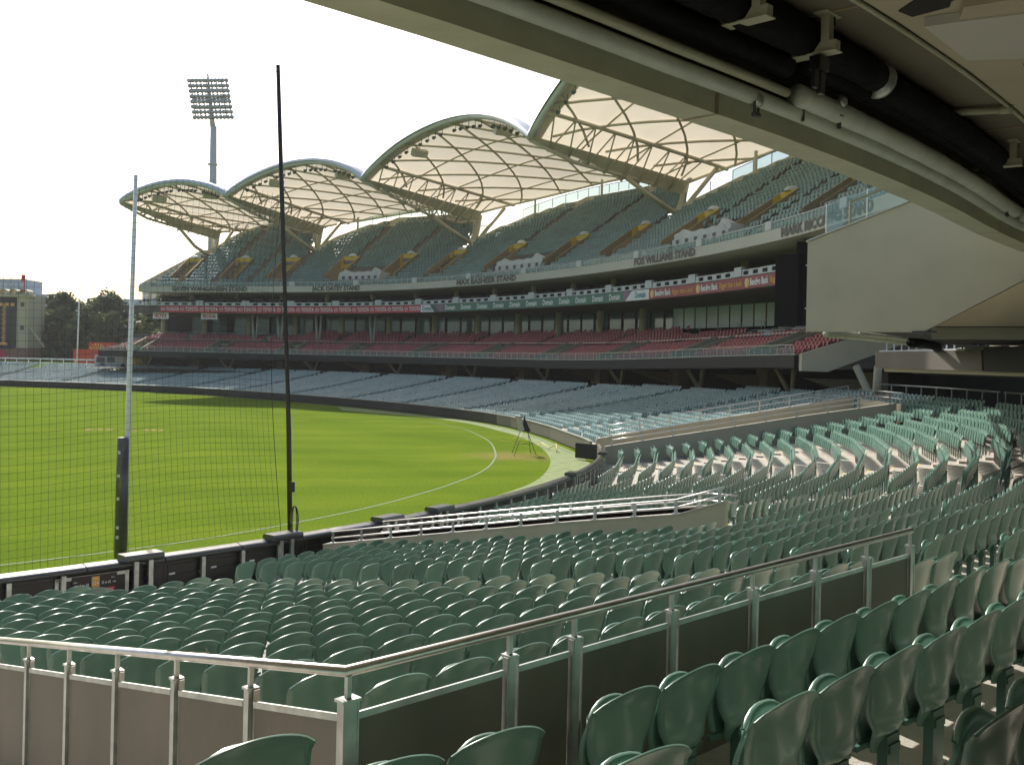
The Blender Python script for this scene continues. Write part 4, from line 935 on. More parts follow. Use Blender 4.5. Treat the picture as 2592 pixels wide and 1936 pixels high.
# --- columns, trusses, roof shells
def along(P): return [at(s, D, z) for s, D, z in P]
for j in range(5):
    V, Cc, z0 = Vs[j], Cs[j], VZ[j]
    def vl(D): return V + (Cc - V) * min(1.2, (D + 9) / 19)
    zb = zt3(10) + .2 if j else zt3(9)
    mb = MB(); mb.bar(at(vl(10.2), 10.2, zb - .6), at(vl(10.2), 10.2, zb + .5), 1.0, 1.0)
    mb.tube(along([(vl(10), 10.0, zb), (vl(6), 6.0, zb + 1.4), (vl(2.5), 2.4, 23.5)]), [.28, .26, .22], 8); mb.tube(along([(vl(10.5), 10.5, zb), (vl(11), 11.5, 24.6)]), .34, 8)
    mb.tube(along([(vl(10.5), 10.5, zb), (vl(10) + 2.2, 13.5, 25.6)]), .24, 8); mb.tube(along([(vl(10.5), 10.5, zb), (vl(10) - 1.8, 12.5, 25.4)]), .22, 8); P_(mb, 'roof_column', M['roofsteel'], True)
    mb = MB(); r = []
    for q in range(9):
        D = -9 + 20 * q / 8; zt_ = z0 - .15 - 1.35 * (D + 9) / 19; dp = .25 + 1.0 * min(1, (D + 9) / 14); c = at(vl(D), D, 0); c2 = at(vl(D) + .8, D, 0)
        c1 = at(vl(D) - .5 - .3 * q / 8, D, 0); r.append([(c1[0], c1[1], zt_), (c2[0], c2[1], zt_), (c[0], c[1], zt_ - dp), (c1[0], c1[1], zt_)])
    mb.grid(r); P_(mb, 'valley_girder', M['roofsteel'])
    mb = MB(); ch = [(-9, z0 - .35), (-4, z0 - 1.6), (2.2, 23.45), (7.5, 23.15), (11.5, 23.9)]
    mb.tube([at(vl(D), D, z) for D, z in ch], .2, 8)
    for q in range(8):
        D = -6 + 2.2 * q; f = lambda D_: next(za + (zb_ - za) * (D_ - a) / (b - a) for (a, za), (b, zb_) in zip(ch, ch[1:]) if D_ <= b)
        zt_ = z0 - .8 - 1.35 * (D + 9) / 19
        if D < 11: mb.tube([at(vl(D), D, f(D)), at(vl(D + 1.1), D + 1.1, zt_)], .08, 5); mb.tube([at(vl(D), D, f(D)), at(vl(D - 1.1), D - 1.1, zt_)], .08, 5)
    P_(mb, 'bottom_chord', M['roofsteel'], True)
RISE = [2.2, 3.4, 4.5, 5.2]
def shell(j, t, v, off=0.0):
    te = min(1, max(0, t)); Dr = 11.2 + 8 * (1 - abs(2 * te - 1) ** 3)
    D = -9 + v * (Dr + 9); f = min(1.3, (D + 9) / 19)
    sa = Vs[j] + (Cs[j] - Vs[j]) * f; sb_ = Vs[j + 1] + (Cs[j + 1] - Vs[j + 1]) * f
    z = VZ[j] + (VZ[j + 1] - VZ[j]) * te - 1.5 * v + RISE[j] * (4 * te * (1 - te)) ** .88 * (1 - .14 * v)
    return at(sa + (sb_ - sa) * te, D, z + off)
SHN = ['smallest cream roof shell at the far left end', 'second roof shell from the far left end', 'large roof shell in the middle of the row', 'roof shell nearest the camera, partly behind the concrete beam']
for j in range(4):
    nt_, nv_ = 24, 12; mb = MB(); mb.grid([[shell(j, a / nt_, b / nv_) for b in range(nv_ + 1)] for a in range(nt_ + 1)]); mb2 = MB()
    sh = P_(mb, 'roof_shell', M['membrane'], True, label=SHN[j])
    n = 8 if j else 6
    for fam in (1, -1):
        for q in range(-4, n + 4):
            t0 = (q + .5) / n; sp = .42; pts = [(t0 + fam * sp * b / 10 - fam * sp / 2, b / 10) for b in range(11)]
            pts = [p for p in pts if -.001 <= p[0] <= 1.001]
            if len(pts) > 1: mb2 = MB(); mb2.tube([shell(j, t, v, -.22) for t, v in pts], .13, 6); part(mb2, 'rib', M['roofsteel'], sh, True)
    for v in (.28, .55, .82): mb2 = MB(); mb2.tube([shell(j, a / 24, v, -.2) for a in range(25)], .09, 6); part(mb2, 'rib', M['roofsteel'], sh, True)
    for t in (.085, .915):
        mb2 = MB(); mb2.tube([shell(j, t, b / 10, -.3) for b in range(11)], .2, 8); part(mb2, 'edge_arch', M['roofsteel'], sh, True)
        mb2 = MB()
        for b in range(1, 9):
            D = -9 + 20 * b / 9; e = 0 if t < .5 else 1; f = min(1.2, (D + 9) / 19); sv = Vs[j + e] + (Cs[j + e] - Vs[j + e]) * f; lo = at(sv, D, (VZ[j + e] - .4) + (23.3 - VZ[j + e]) * min(1, (D + 9) / 11))
            mb2.tube([lo, shell(j, t, max(0, (b - .6) / 10), -.3)], .08, 5); mb2.tube([lo, shell(j, t, (b + .4) / 10, -.3)], .08, 5)
        part(mb2, 'web_strut', M['roofsteel'], sh, True)
    mb2 = MB(); mb2.tube([shell(j, a / 28, 0, -.12) for a in range(29)], .33, 10); mb2.tube([shell(j, a / 28, .03, .3) for a in range(29)], .2, 8)
    mb2.grid([[shell(j, a / 28, -.02, -.1), shell(j, a / 28, -.015, .28), shell(j, a / 28, .03, .48), shell(j, a / 28, .06, .1)] for a in range(29)]); part(mb2, 'front_edge', M['roofedge'], sh, True)
    mb2 = MB(); mb2.tube([shell(j, a / 24, 1, -.15) for a in range(25)], .16, 8); part(mb2, 'rear_rim', M['roofsteel'], sh, True)
    for a in range(3, 24):
        if a in (7, 12, 18): continue
        p = shell(j, a / 26, .035, -.85); mb2 = MB(); mb2.bar(p + Vector((0, 0, .6)), p, .06, .06); mb2.tube([p, p + Vector((-.18, -.34, -.16))], [.12, .2], 8); part(mb2, 'floodlight', M['lettergrey'], sh)
    for t in (.26, .74):
        p = shell(j, t, .07, -1.25); T = Matrix.Translation(p) @ Matrix.Rotation(.5, 4, 'Z') @ Matrix.Rotation(.5, 4, 'X'); mb2 = MB(); mb2.box(-.9, .9, -.25, .45, -.3, .5, T); mb2.box(-.75, .75, -.4, -.25, -.2, .4, T); mb2.bar(p + Vector((0, 0, .4)), p + Vector((0, 0, 1.2)), .08, .08); part(mb2, 'speaker_cluster', M['roofsteel'], sh)
# windscreen posts along the back of the upper tier
pr_ = None
for s in frange(6.5, 131, 1.55):
    D = Dmax(s) + .35; z = zt3(D); h = 1.1; p = at(s, D, z + .65); mb = MB(); mb.bar(p, p + Vector((0, 0, h)), .07, .07)
    if pr_ and abs(pr_[1] - D) < 1.4: mb.bar(pr_[0] + Vector((0, 0, h)), p + Vector((0, 0, h)), .06, .06)
    wp = P_(mb, 'windscreen_post', M['lettergrey'])
    if pr_ and abs(pr_[1] - D) < 1.4: mb2 = MB(); mb2.add([pr_[0], p, p + Vector((0, 0, h)), pr_[0] + Vector((0, 0, h))], [(0, 1, 2, 3)]); part(mb2, 'windscreen_pane', M['glass'], wp)
    pr_ = (p, D)
for s in frange(8, 130, 8.5): p = at(s, Dmax(s) - .2, zt3(Dmax(s))); mb = MB(); mb.bar(p, p + Vector((0, 0, 2.6)), .28, .28); P_(mb, 'service_post', M['roofsteel'])
# --- supports and dark concourse under the middle tier
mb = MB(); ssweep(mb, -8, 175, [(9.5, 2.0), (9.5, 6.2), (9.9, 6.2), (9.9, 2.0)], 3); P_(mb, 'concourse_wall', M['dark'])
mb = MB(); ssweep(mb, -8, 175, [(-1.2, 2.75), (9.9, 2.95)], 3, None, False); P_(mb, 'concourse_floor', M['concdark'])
for s in frange(-2, 106, 13.5):
    mb = MB()
    for q in (-1.5, 1.5): mb.tube([at(s, 5, 2.9), at(s + q, 4.2, 5.0 + zo2(s))], .2, 8)
    P_(mb, 'v_column', M['concwall'], True)
    mb = MB(); mb.bar(at(s + 6.2, 7, 3.9), at(s + 7.8, 7, 3.9), 1.2, 2.2); mb.add([at(s + 6.4, 2.0, 4.5), at(s + 6.4, 6.5, 4.5), at(s + 6.4, 6.5, 3.2), at(s + 6.7, 2.0, 4.5), at(s + 6.7, 6.5, 4.5), at(s + 6.7, 6.5, 3.2)], [(0, 1, 2), (5, 4, 3), (0, 2, 5, 3)]); P_(mb, 'pier', M['tan'])
# end wall of the middle tier, facing the gap
prof_ = [(-.2, 5.02), (1.6, 5.0), (9.5, 7.9), (13, 9.2), (13, 10.9), (4.5, 7.6), (-.2, 6.12)]
mb = MB(); q1 = [at(116.2, D, z) for D, z in prof_]; q2 = [at(116.6, D, z) for D, z in prof_]; n = len(q1); mb.add(q1 + q2, [tuple(range(n))[::-1], tuple(range(n, 2 * n))] + [(k, (k + 1) % n, (k + 1) % n + n, k + n) for k in range(n)]); P_(mb, 'tier_end_wall', M['concwall'])
bs = tag(MB().build('x', M['black']), None); bpy.data.objects.remove(bs)
scr = thing('black_screen', 'tall matt black screen box at the near end of the balcony band', 'screen', (18.9, 67.5, 8.1))
mb = MB(); a, b = Vector((17.95, 67.9, 10.4)), Vector((19.05, 66.3, 10.4)); mb.bar(a, b, .7, 4.8); part(mb, 'cabinet', M['flatblack'], scr)
mb = MB(); mb.bar(Vector((18.9, 66.8, 10.8)), Vector((21.6, 64.9, 10.8)), .4, 5.6); part(mb, 'inner_frame', M['flatblack'], scr)
for z in (9.1, 11.9): mb = MB(); mb.bar(Vector((19.0, 65.2, z)), Vector((20.2, 64.4, z)), .1, .1); part(mb, 'bracket', M['galv'], scr)
mb = MB(); ssweep(mb, 113.2, 126, [(1.5, 8.4), (1.5, 13.88), (3, 13.88), (3, 8.4)], 2); P_(mb, 'void_shade_block', M['flatblack'])  # black block put in for the unlit void of the gap
# next block of the middle tier, right of the gap
nb_ = thing('stand_block', 'short stretch of middle tier with a grey LED board under the cream wall', 'grandstand', (21, 52, 5))
mb = MB(); ssweep(mb, 126.5, 139, [(-.15, 5.32), (-.2, 6.2), (.1, 6.2), (.1, 5.32)], 2); part(mb, 'led_board', M['ledgrey'], nb_)
mb = MB(); ssweep(mb, 139.1, 170, [(-.1, 5.3), (-.15, 6.3), (.1, 6.3), (.1, 5.3)], 2); part(mb, 'dark_board', M['led'], nb_)
mb = MB(); ssweep(mb, 126.8, 139, [(-.1, 6.22), (-.1, 6.28), (.1, 6.28), (.1, 6.22)], 2)
for s in frange(127.5, 139, .9): a = at(s, 0, 6.25); mb.bar(a, a + Vector((0, 0, .75)), .05, .05)
ssweep(mb, 127, 139, [(-.03, 6.95), (-.03, 7.02), (.03, 7.02), (.03, 6.95)], 2); part(mb, 'railing', M['white'], nb_)
mb = MB(); ssweep(mb, 126.9, 170, [(.15, 5.15), (.15, 5.6), (14, 5.6), (14, 5.15)], 2); part(mb, 'soffit_slab', M['concwall'], nb_)
mb = MB(); ssweep(mb, 128, 160, [(1.2, 5.05), (1.2, 5.14), (2.2, 5.14), (2.2, 5.05)], 2); part(mb, 'roller_housing', M['black'], nb_)
for s, D in ((119.0, 3.6), (143.5, 3.6)):
    mb = MB(); f_ = at(s, D, 2.9)
    for q in (-1.4, 1.4): mb.tube([f_, at(s + q, D - .6, 5.4)], .24, 10)
    part(mb, 'v_column', M['concwall'], nb_, True)
# handrail behind the last row of the near bowl
hr = thing('concourse_rail', 'galvanised handrail behind the last sunlit seat row at the right', 'railing', (*pol(2, 18.9), 3.3))
for A0, A1 in ((-11.5, -4.6), (-4.2, 9.0)):
    mb = MB(); mb.tube([radp(a, 19.0, 4.32) for a in frange(A0, A1, 1)], .045, 8); part(mb, 'rail', M['galv'], hr, True)
    for a in frange(A0 + .2, A1 - .2, 1.7): mb = MB(); mb.bar(radp(a, 19, 3.3), radp(a, 19, 4.3), .06, .06); part(mb, 'post', M['galv'], hr)
# ================================================================ near deck over the camera
nd_ = thing('overhead_deck', 'concrete deck overhead with a cream steel edge beam, seen from below', 'concrete deck', (*pol(-45, 16), 9))
A0, A1 = -74, -26.5
def bd(a): return .02 * max(0, a + 36) ** 2 + .04 * max(0, -45.5 - a)
_radp, _asweep = radp, asweep
def radp(A, d, z): return _radp(A, d + bd(A), z)
def asweep(mb, a0, a1, prof, step=1.0): mb.sweep([(pol(a, bd(a)), (math.cos(R_(a)), math.sin(R_(a)))) for a in arcpts(a0, a1, step)], prof)
mb = MB(); asweep(mb, A0, A1, [(14.5, 7.9), (14.5, 9.5), (14.56, 9.5), (14.56, 7.96), (14.84, 7.96), (14.84, 8.3), (14.9, 8.3), (14.9, 7.9)], 1.5); eb = part(mb, 'edge_beam', M['beampaint'], nd_)
for a in (-66, -55.2, -44.6, -34.5): mb = MB(); mb.add([radp(a - e, d, z) for e in (-.025, .025) for d, z in ((14.5, 7.896), (14.905, 7.896), (14.905, 8.3))], [(0, 1, 4, 3), (1, 2, 5, 4)]); part(mb, 'weld_seam', M['tan'], eb)
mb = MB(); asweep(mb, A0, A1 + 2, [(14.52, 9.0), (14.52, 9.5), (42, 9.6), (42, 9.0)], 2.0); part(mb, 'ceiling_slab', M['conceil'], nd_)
mb = MB(); mb.tube([radp(a, 16.0, 8.97) for a in arcpts(A0, A1, 1)], .028, 8); part(mb, 'conduit', M['beampaint'], nd_, True)
mb = MB(); asweep(mb, A0, A1, [(16.05, 8.985), (16.05, 8.999), (22, 8.999), (22, 8.985)], 2); part(mb, 'panel_lining', M['concwall'], nd_)
mb = MB()
for a in (-43.75, -37.9, -50.5): mb.bar(radp(a, 14.6, 8.992), radp(a, 16.0, 8.992), .03, .012)
part(mb, 'joint', M['tan'], nd_)
mb = MB(); mb.tube([radp(-39.6, 14.9, 8.93), radp(-39.2, 16.05, 8.93)], .05, 8); mb.tube([radp(-39.25, 15.9, 8.93), radp(-39.2, 16.05, 8.93)], .06, 8); part(mb, 'cross_pipe', M['beampaint'], nd_, True)
mb = MB()
def slab(pts, z0, z1):
    n = len(pts); mb.add([(x, y, z0) for x, y in pts] + [(x, y, z1) for x, y in pts], [tuple(range(n)), tuple(range(n, 2 * n))[::-1]] + [(k, k + n, (k + 1) % n + n, (k + 1) % n) for k in range(n)])
slab([(4.13, 10.22), (4.42, 10.05), (6.5, 9.0), (7.4, 10.9), (5.06, 11.3)], 8.88, 8.98); part(mb, 'light_panel', M['fascia'], nd_)
mb = MB(); slab([(4.2, 9.75), (4.25, 9.9), (4.0, 10.2), (3.8, 10.05), (3.9, 9.3), (4.3, 9.3)], 8.97, 8.983); part(mb, 'dark_slot', M['dark'], nd_); mb = MB(); slab([(5.9, 11.7), (6.9, 11.4), (7.4, 12.3), (6.4, 12.5)], 8.97, 8.983); part(mb, 'dark_slot', M['dark'], nd_)
mb = MB(); slab([(4.42, 10.06), (4.3, 9.7), (4.6, 9.5), (6.3, 8.7), (6.5, 9.0)], 8.9, 8.983); part(mb, 'duct', M['concwall'], nd_)
mb = MB(); asweep(mb, A0, A1 + 2, [(34, 3.5), (34, 9.0), (34.3, 9.0), (34.3, 3.5)], 3); part(mb, 'rear_wall', M['concdark'], nd_)
# roller blinds hung inside the beam
rb = thing('rolled_blinds', 'rolled white and black canvas blinds on tubes along the inside of the edge beam', 'blinds', (*pol(-44, 15.1), 8.4))
def roll(name, m, a0, a1, d, z, r, wob=0.0, st=.5, seed=1):
    rr_ = random.Random(seed); mb = MB(); P = []; rad = []
    for a in arcpts(a0, a1, st): P.append(radp(a, d, z)); rad.append(r * (1 + wob * (rr_.random() - .5)))
    mb.tube(P, rad, 14); return part(mb, name, m, rb, True)
roll('steel_tube', M['canvasw'], A0, A1, 14.98, 8.17, .085); roll('steel_tube', M['beampaint'], A0, -43.6, 15.08, 8.30, .05)
roll('white_blind', M['canvasw'], -43.4, -34.2, 15.08, 8.32, .125, .10, .18, 4); roll('white_blind', M['canvasw'], -33.8, A1, 15.08, 8.32, .12, .08, .2, 5)
roll('black_blind', M['canvasb'], A0, -43.7, 15.12, 8.55, .12, .08, .3, 6); roll('black_blind', M['canvasb'], -43.5, A1, 15.2, 8.62, .10, .1, .3, 9)
roll('black_blind', M['canvasb'], A0, -42.1, 15.35, 8.78, .19, .16, .25, 7); roll('black_blind', M['canvasb'], -41.9, A1, 15.33, 8.74, .18, .16, .25, 8)
def wheel(a, d, z, r, m, w_=.03):
    c = radp(a, d, z); t = tside(a); mb = MB(); mb.tube([c - t * w_, c + t * w_], r, 18); return mb
for a, d, z in ((-44.1, 15.03, 8.12), (-42.55, 15.16, 8.42), (-34.9, 15.1, 8.3)):
    pu = part(wheel(a, d, z, .075, None), 'pulley', M['galv'], rb, True)
    mb = MB(); c = radp(a, d, z); mb.bar(c + tside(a) * .035, c + tside(a) * .035 - Vector((0, 0, .16)), .03, .012); mb.bar(c - tside(a) * .035, c - tside(a) * .035 - Vector((0, 0, .16)), .03, .012); mb.tube([c - Vector((0, 0, .15)) - tside(a) * .05, c - Vector((0, 0, .15)) + tside(a) * .05], .03, 8); part(mb, 'hook', M['lettergrey'], pu)
mb = MB(); c = radp(-43.2, 15.05, 8.15); mb.bar(c + Vector((0, 0, .1)), c - Vector((0, 0, .07)), .03, .05); part(mb, 'hook', M['lettergrey'], rb)
mb = MB(); c = radp(-42.45, 15.1, 8.3); mb.tube([c, c - Vector((0, 0, .16))], .025, 8); part(mb, 'buffer', M['black'], rb, True)
for a in (-44.95, -43.7, -52, -37.0):
    br = thing('hanger_bracket', {-44.95: 'dim painted steel hanger bracket left of the larger bracket, behind the black roll', -43.7: 'cream steel hanger bracket bolted to the ceiling over the black roll joint', -52: 'steel hanger bracket at the far left of the ceiling', -37.0: 'steel hanger bracket hidden above the rolls at the right'}[a], 'bracket', tuple(radp(a, 15.6, 9.0)), 0, 'hanger brackets under the deck')
    r_v = Vector((math.cos(R_(a)), math.sin(R_(a)), 0)); t = tside(a); c = radp(a, 15.58, 9.0); mb = MB()
    mb.bar(c + Vector((0, 0, -.01)) - t * .16, c + Vector((0, 0, -.01)) + t * .16, .16, .014); part(mb, 'ceiling_plate', M['beampaint'], br)
    mb = MB(); mb.bar(c - Vector((0, 0, .018)), c - Vector((0, 0, .30)), .1, .09, tuple(r_v)); part(mb, 'stem', M['beampaint'], br)
    mb = MB(); mb.bar(c + r_v * .08 - Vector((0, 0, .05)), c + r_v * .08 - Vector((0, 0, .14)), .025, .012, tuple(r_v)); part(mb, 'bolt', M['black'], br)
    mb = MB(); mb.bar(c + r_v * .12 - Vector((0, 0, .34)), c - r_v * .75 - Vector((0, 0, .34)), .1, .1); mb.bar(c + r_v * .13 - Vector((0, 0, .40)), c - r_v * .75 - Vector((0, 0, .40)), .17, .012); part(mb, 'arm', M['beampaint'], br)
    if a == -43.7:
        mb = MB(); q = c - r_v * .08 - Vector((0, 0, .50)); mb.bar(q - t * .1, q + t * .1, .12, .14); mb.bar(q + t * .04, q + t * .04 - Vector((0, 0, .3)), .1, .05, tuple(r_v)); mb.bar(q - t * .08, q - t * .08 - Vector((0, 0, .26)), .1, .04, tuple(r_v)); part(mb, 'motor_mount', M['black'], br)
        mb = MB(); q2 = radp(-42.0, 15.35, 8.76); mb.tube([q2 - tside(-42) * .03, q2 + tside(-42) * .03], .215, 20); part(mb, 'roller_disc', M['galv'], br, True)
# ---------------------------------------------------------------- raking end wall of the neighbouring block
radp, asweep = _radp, _asweep
ewl = thing('raking_end_wall', 'big plain cream concrete end wall with a sloping top edge, right of the black screen', 'concrete wall', (*pol(-28, 9.7), 6.3))
def radial_slab(A, P, th):
    mb = MB(); q1 = [radp(A, d, z) for d, z in P]; q2 = [p + tside(A) * th for p in q1]; n = len(P); mb.add(q1 + q2, [tuple(range(n)), tuple(range(n, 2 * n))[::-1]] + [((k + 1) % n, k, k + n, (k + 1) % n + n) for k in range(n)]); return mb
part(radial_slab(-28, [(9.7, 6.3), (12.6, 6.3), (14.85, 7.58), (26, 13.9), (26, 14.8), (12.15, 9.57), (9.7, 8.67)], .35), 'wall', M['concwall'], ewl)
mb = MB(); mb.bar(radp(-28, 9.66, 8.69) + tside(-28) * .15, radp(-28, 14.5, 10.46) + tside(-28) * .15, .42, .035); part(mb, 'coping', M['fascia'], ewl)
part(radial_slab(-26.9, [(12.7, 6.17), (26, 6.17), (26, 13), (14.0, 8.2), (12.7, 6.4)], .4), 'rib_wall', M['ribwall'], ewl)
mb = MB(); mb.bar(radp(-27.9, 12.35, 6.3), radp(-27.9, 12.9, 6.3), .3, .05); part(mb, 'bearing_pad', M['black'], ewl)
mb = MB(); rows = []
for a in arcpts(-27.6, -7, 1.5):
    t = (a + 27.6) / 20.6; d = 9.75 + 4.4 * t; rows.append([(*pol(a, d), 8.4), (*pol(a, d), 6.45), (*pol(a, 22), 6.5)])
mb.grid(rows); part(mb, 'deck_soffit', M['dark'], ewl)
gb = thing('glass_balustrade', 'greenish glass balustrade standing on the sloping top of the cream end wall', 'balustrade', tuple(radp(-28, 10.1, 8.8)))
def gpl(a, b, h):
    mb = MB(); mb.add([a, b, b + Vector((0, 0, h)), a + Vector((0, 0, h))], [(0, 1, 2, 3)]); return mb
W0 = lambda d: radp(-28, d, 8.71 + (d - 9.7) * .367) + tside(-28) * .12
part(gpl(W0(10.12), W0(11.15), .78), 'glass_panel', M['glass'], gb); part(gpl(W0(11.2), W0(13.4), .78), 'glass_panel', M['glass'], gb)
part(gpl(W0(10.12), W0(10.12) + tside(-28) * 2.0 + Vector((.1, 0, 0)), .78), 'glass_panel', M['glass'], gb)
mb = MB(); mb.bar(W0(10.75), W0(10.75) + Vector((0, 0, .62)), .05, .04); mb.bar(W0(10.75) + Vector((0, 0, .6)), W0(13.4) + Vector((0, 0, .62)), .05, .05); part(mb, 'handrail', M['tan'], gb)
mb = MB()
for d in (10.14, 11.17): mb.bar(W0(d), W0(d) + Vector((0, 0, .8)), .025, .025)
mb.tube([W0(10.45) + Vector((0, 0, .4)), W0(10.45) + Vector((0, 0, .4)) + tside(-28) * .08], .05, 8); part(mb, 'clamp', M['galv'], gb)
ub = thing('underdeck_blinds', 'pale tube and black rolled blinds under the neighbouring deck', 'blinds', (*pol(-15, 11.7), 6.3))
def fr(a): return 9.62 + (13.8 - 9.62) * ((a + 22.6) / 14.2)
mb = MB(); mb.tube([radp(a, fr(a), 6.4) for a in arcpts(-22.9, -7.5, 1)], .13, 10); part(mb, 'pale_tube', M['beampaint'], ub, True)
mb = MB(); mb.tube([radp(a, fr(a) + .5, 6.46) for a in arcpts(-21.5, -7.0, 1)], .05, 8); part(mb, 'thin_tube', M['beampaint'], ub, True)
mb = MB(); mb.tube([radp(a, fr(a) + .9, 6.3) for a in arcpts(-17, -4.0, 1)], .17, 10); part(mb, 'black_blind', M['canvasb'], ub, True)
mb = MB(); asweep(mb, -12, 0, [(16.2, 6.1), (16.2, 6.35), (16.5, 6.35), (16.5, 6.1)], 1); part(mb, 'edge_beam', M['beampaint'], ub)

# ================================================================ background at the far left
lt = thing('floodlight_tower', 'tall grey light tower with a tilted lamp grid rising behind the roof shells', 'light tower', (-66.7, 220, 0))
mb = MB(); mb.tube([(-66.4, 220, 0), (-66.7, 220, 40), (-66.9, 220, 55)], [1.1, .85, .72], 12); part(mb, 'mast', M['towersteel'], lt, True)
mb = MB(); mb.tube([(-67, 220, 54.5), (-68.3, 219.6, 66.4)], [.6, .2], 8)
for z in (40.5, 46.5): mb.tube([(-66.9, 220, z), (-66.9, 220, z + .25)], 1.1, 12)
part(mb, 'head_spine', M['towersteel'], lt, True)
T = Matrix.Translation((-67.2, 219.4, 61.0)) @ Matrix.Rotation(R_(8), 4, 'Y') @ Matrix.Rotation(R_(-10), 4, 'X') @ Matrix.Shear('XY', 4, (0, 0)) if False else Matrix.Translation((-67.2, 219.4, 61.0))
def hd(x, z): return Vector((-67.3 + x - .16 * z * 1.0, 219.4 - .05 * z, 60.9 + z + .03 * x))
mb = MB()
for k in range(5): z = -4.1 + k * 2.05; mb.tube([hd(-4.2 + .25 * k * 0, z), hd(4.0, z)], .2, 6)
for k in range(8): x = -4.0 + k * 1.12; mb.tube([hd(x, -4.2), hd(x, 4.2)], .16, 6)
part(mb, 'lamp_frame', M['towersteel'], lt)
for r in range(8):
    for c in range(11):
        p = hd(-4.2 + c * .82, -3.9 + r * 1.13); mb = MB(); mb.tube([p + Vector((0, .3, .1)), p + Vector((0, -.35, -.15))], [.25, .5], 8); part(mb, 'lamp', M['galv'], lt, True)
pole = thing('light_pole', 'thin white pole standing in front of the trees at far left', 'pole', (-73, 168, 0))
mb = MB(); mb.tube([(-73.2, 168, 0), (-73, 168, 13.6)], .13, 8); part(mb, 'shaft', M['post'], pole, True); mb = MB(); mb.tube([(-73.4, 168, 11.2), (-72.8, 168, 11.2)], .07, 6); part(mb, 'crossarm', M['post'], pole)
# heritage scoreboard
sbd = thing('scoreboard', 'dark old scoreboard with yellow lettering and a cream corner tower at the left edge', 'scoreboard', (-98, 190, 0))
mb = MB(); mb.box(-107, -94.1, 190, 196, 2.5, 15.0); b_ = part(mb, 'body', M['sbdark'], sbd)
mb = MB(); mb.box(-94.0, -91.9, 189.3, 196, 5.4, 15.6); part(mb, 'corner_tower', M['creamwall'], sbd)
mb = MB(); mb.box(-94.3, -91.7, 189.1, 196, 2.0, 5.4); mb.box(-107, -94.2, 189.5, 196, 2.0, 5.2); part(mb, 'brick_base', M['brick'], sbd)
mb = MB()
for k in range(8): x = -106 + k * 1.9; mb.grid([[(x + math.cos(t) * 1.0, y, 15.6 + math.sin(t) * .9) for t in [math.pi * q / 8 for q in range(9)]] for y in (189.0, 191.5)])
mb.box(-107, -91.5, 188.9, 191.2, 15.0, 15.6); part(mb, 'canopy', M['creamwall'], sbd, True)
mb = MB()
for z, x0, x1 in ((14.0, -105, -94.6), (13.6, -105, -94.8)):
    for k in range(10): x = x0 + k * 1.05; mb.box(x, x + .7, 189.9, 189.99, z - .5 if z > 13.8 else z - .3, z - .1)
for k in range(17): mb.box(-97.2 + (k % 2) * .2, -96.4, 189.9, 189.98, 6.3 + k * .44, 6.55 + k * .44)
mb.box(-97.7, -96.0, 189.9, 189.98, 5.9, 6.3); part(mb, 'yellow_lettering', M['gold'], sbd)
mb = MB(); 
for z in (8.8, 13.2): mb.box(-93.3, -92.6, 189.2, 189.28, z, z + .8)
part(mb, 'tower_window', M['lettergrey'], sbd)
mb = MB(); mb.bar((-91.9, 190, 9.5), (-89.0, 190, 5.6), .25, .25); part(mb, 'brace', M['creamwall'], sbd)
mb = MB(); mb.box(-101, -96, 189.3, 189.4, 3.6, 4.9); part(mb, 'red_sign', M['red'], sbd)
mb = MB(); mb.tube([(-93, 190, 15.8), (-93.1, 190, 19.3)], .12, 6); mb.box(-93.6, -92.9, 189.9, 190.1, 18.0, 19.3); part(mb, 'red_flag', M['red'], sbd)
def block(name, label, x0, x1, y, z1, m, wm, rows, cols, dpt=14, cat_='building', xa=None):
    t = thing(name, label, cat_, ((x0 + x1) / 2, y, 0)); mb = MB(); mb.box(x0, x1, y, y + dpt, 0, z1); part(mb, 'wall', m, t); mb = MB(); mb.box(x0 - .2, x1 + .2, y - .2, y + dpt + .2, z1, z1 + .5); part(mb, 'roof', M['greywall'], t)
    for r in range(rows):
        for c in range(cols):
            cw = (x1 - x0) / cols; mb = MB(); xx = x0 + c * cw; zz = z1 - 2.6 - r * 3.2; mb.box(xx + cw * .2, xx + cw * .8, y - .06, y - .01, zz, zz + 1.5); part(mb, 'window', wm, t)
    return t
h_ = block('clad_building', 'long blue-grey clad building rising over the scoreboard', -215, -186, 380, 31, M['bluewall'], M['greywall'], 4, 14); mb = MB(); mb.box(-186, -179, 382, 392, 0, 25.5); mb.box(-179, -175.5, 380, 392, 23.5, 25.5); mb.box(-180, -175, 381, 391, 25.5, 26); part(mb, 'annex', M['bluewall'], h_)
block('apartment_tower', 'pale apartment block with window grid above the trees at left', -200.5, -186, 500, 30.5, M['greywall'], M['bluewall'], 6, 5)
block('apartment_tower', 'second taller pale block, mostly hidden behind the goal post', -197, -176, 530, 38, M['creamwall'], M['bluewall'], 5, 5)
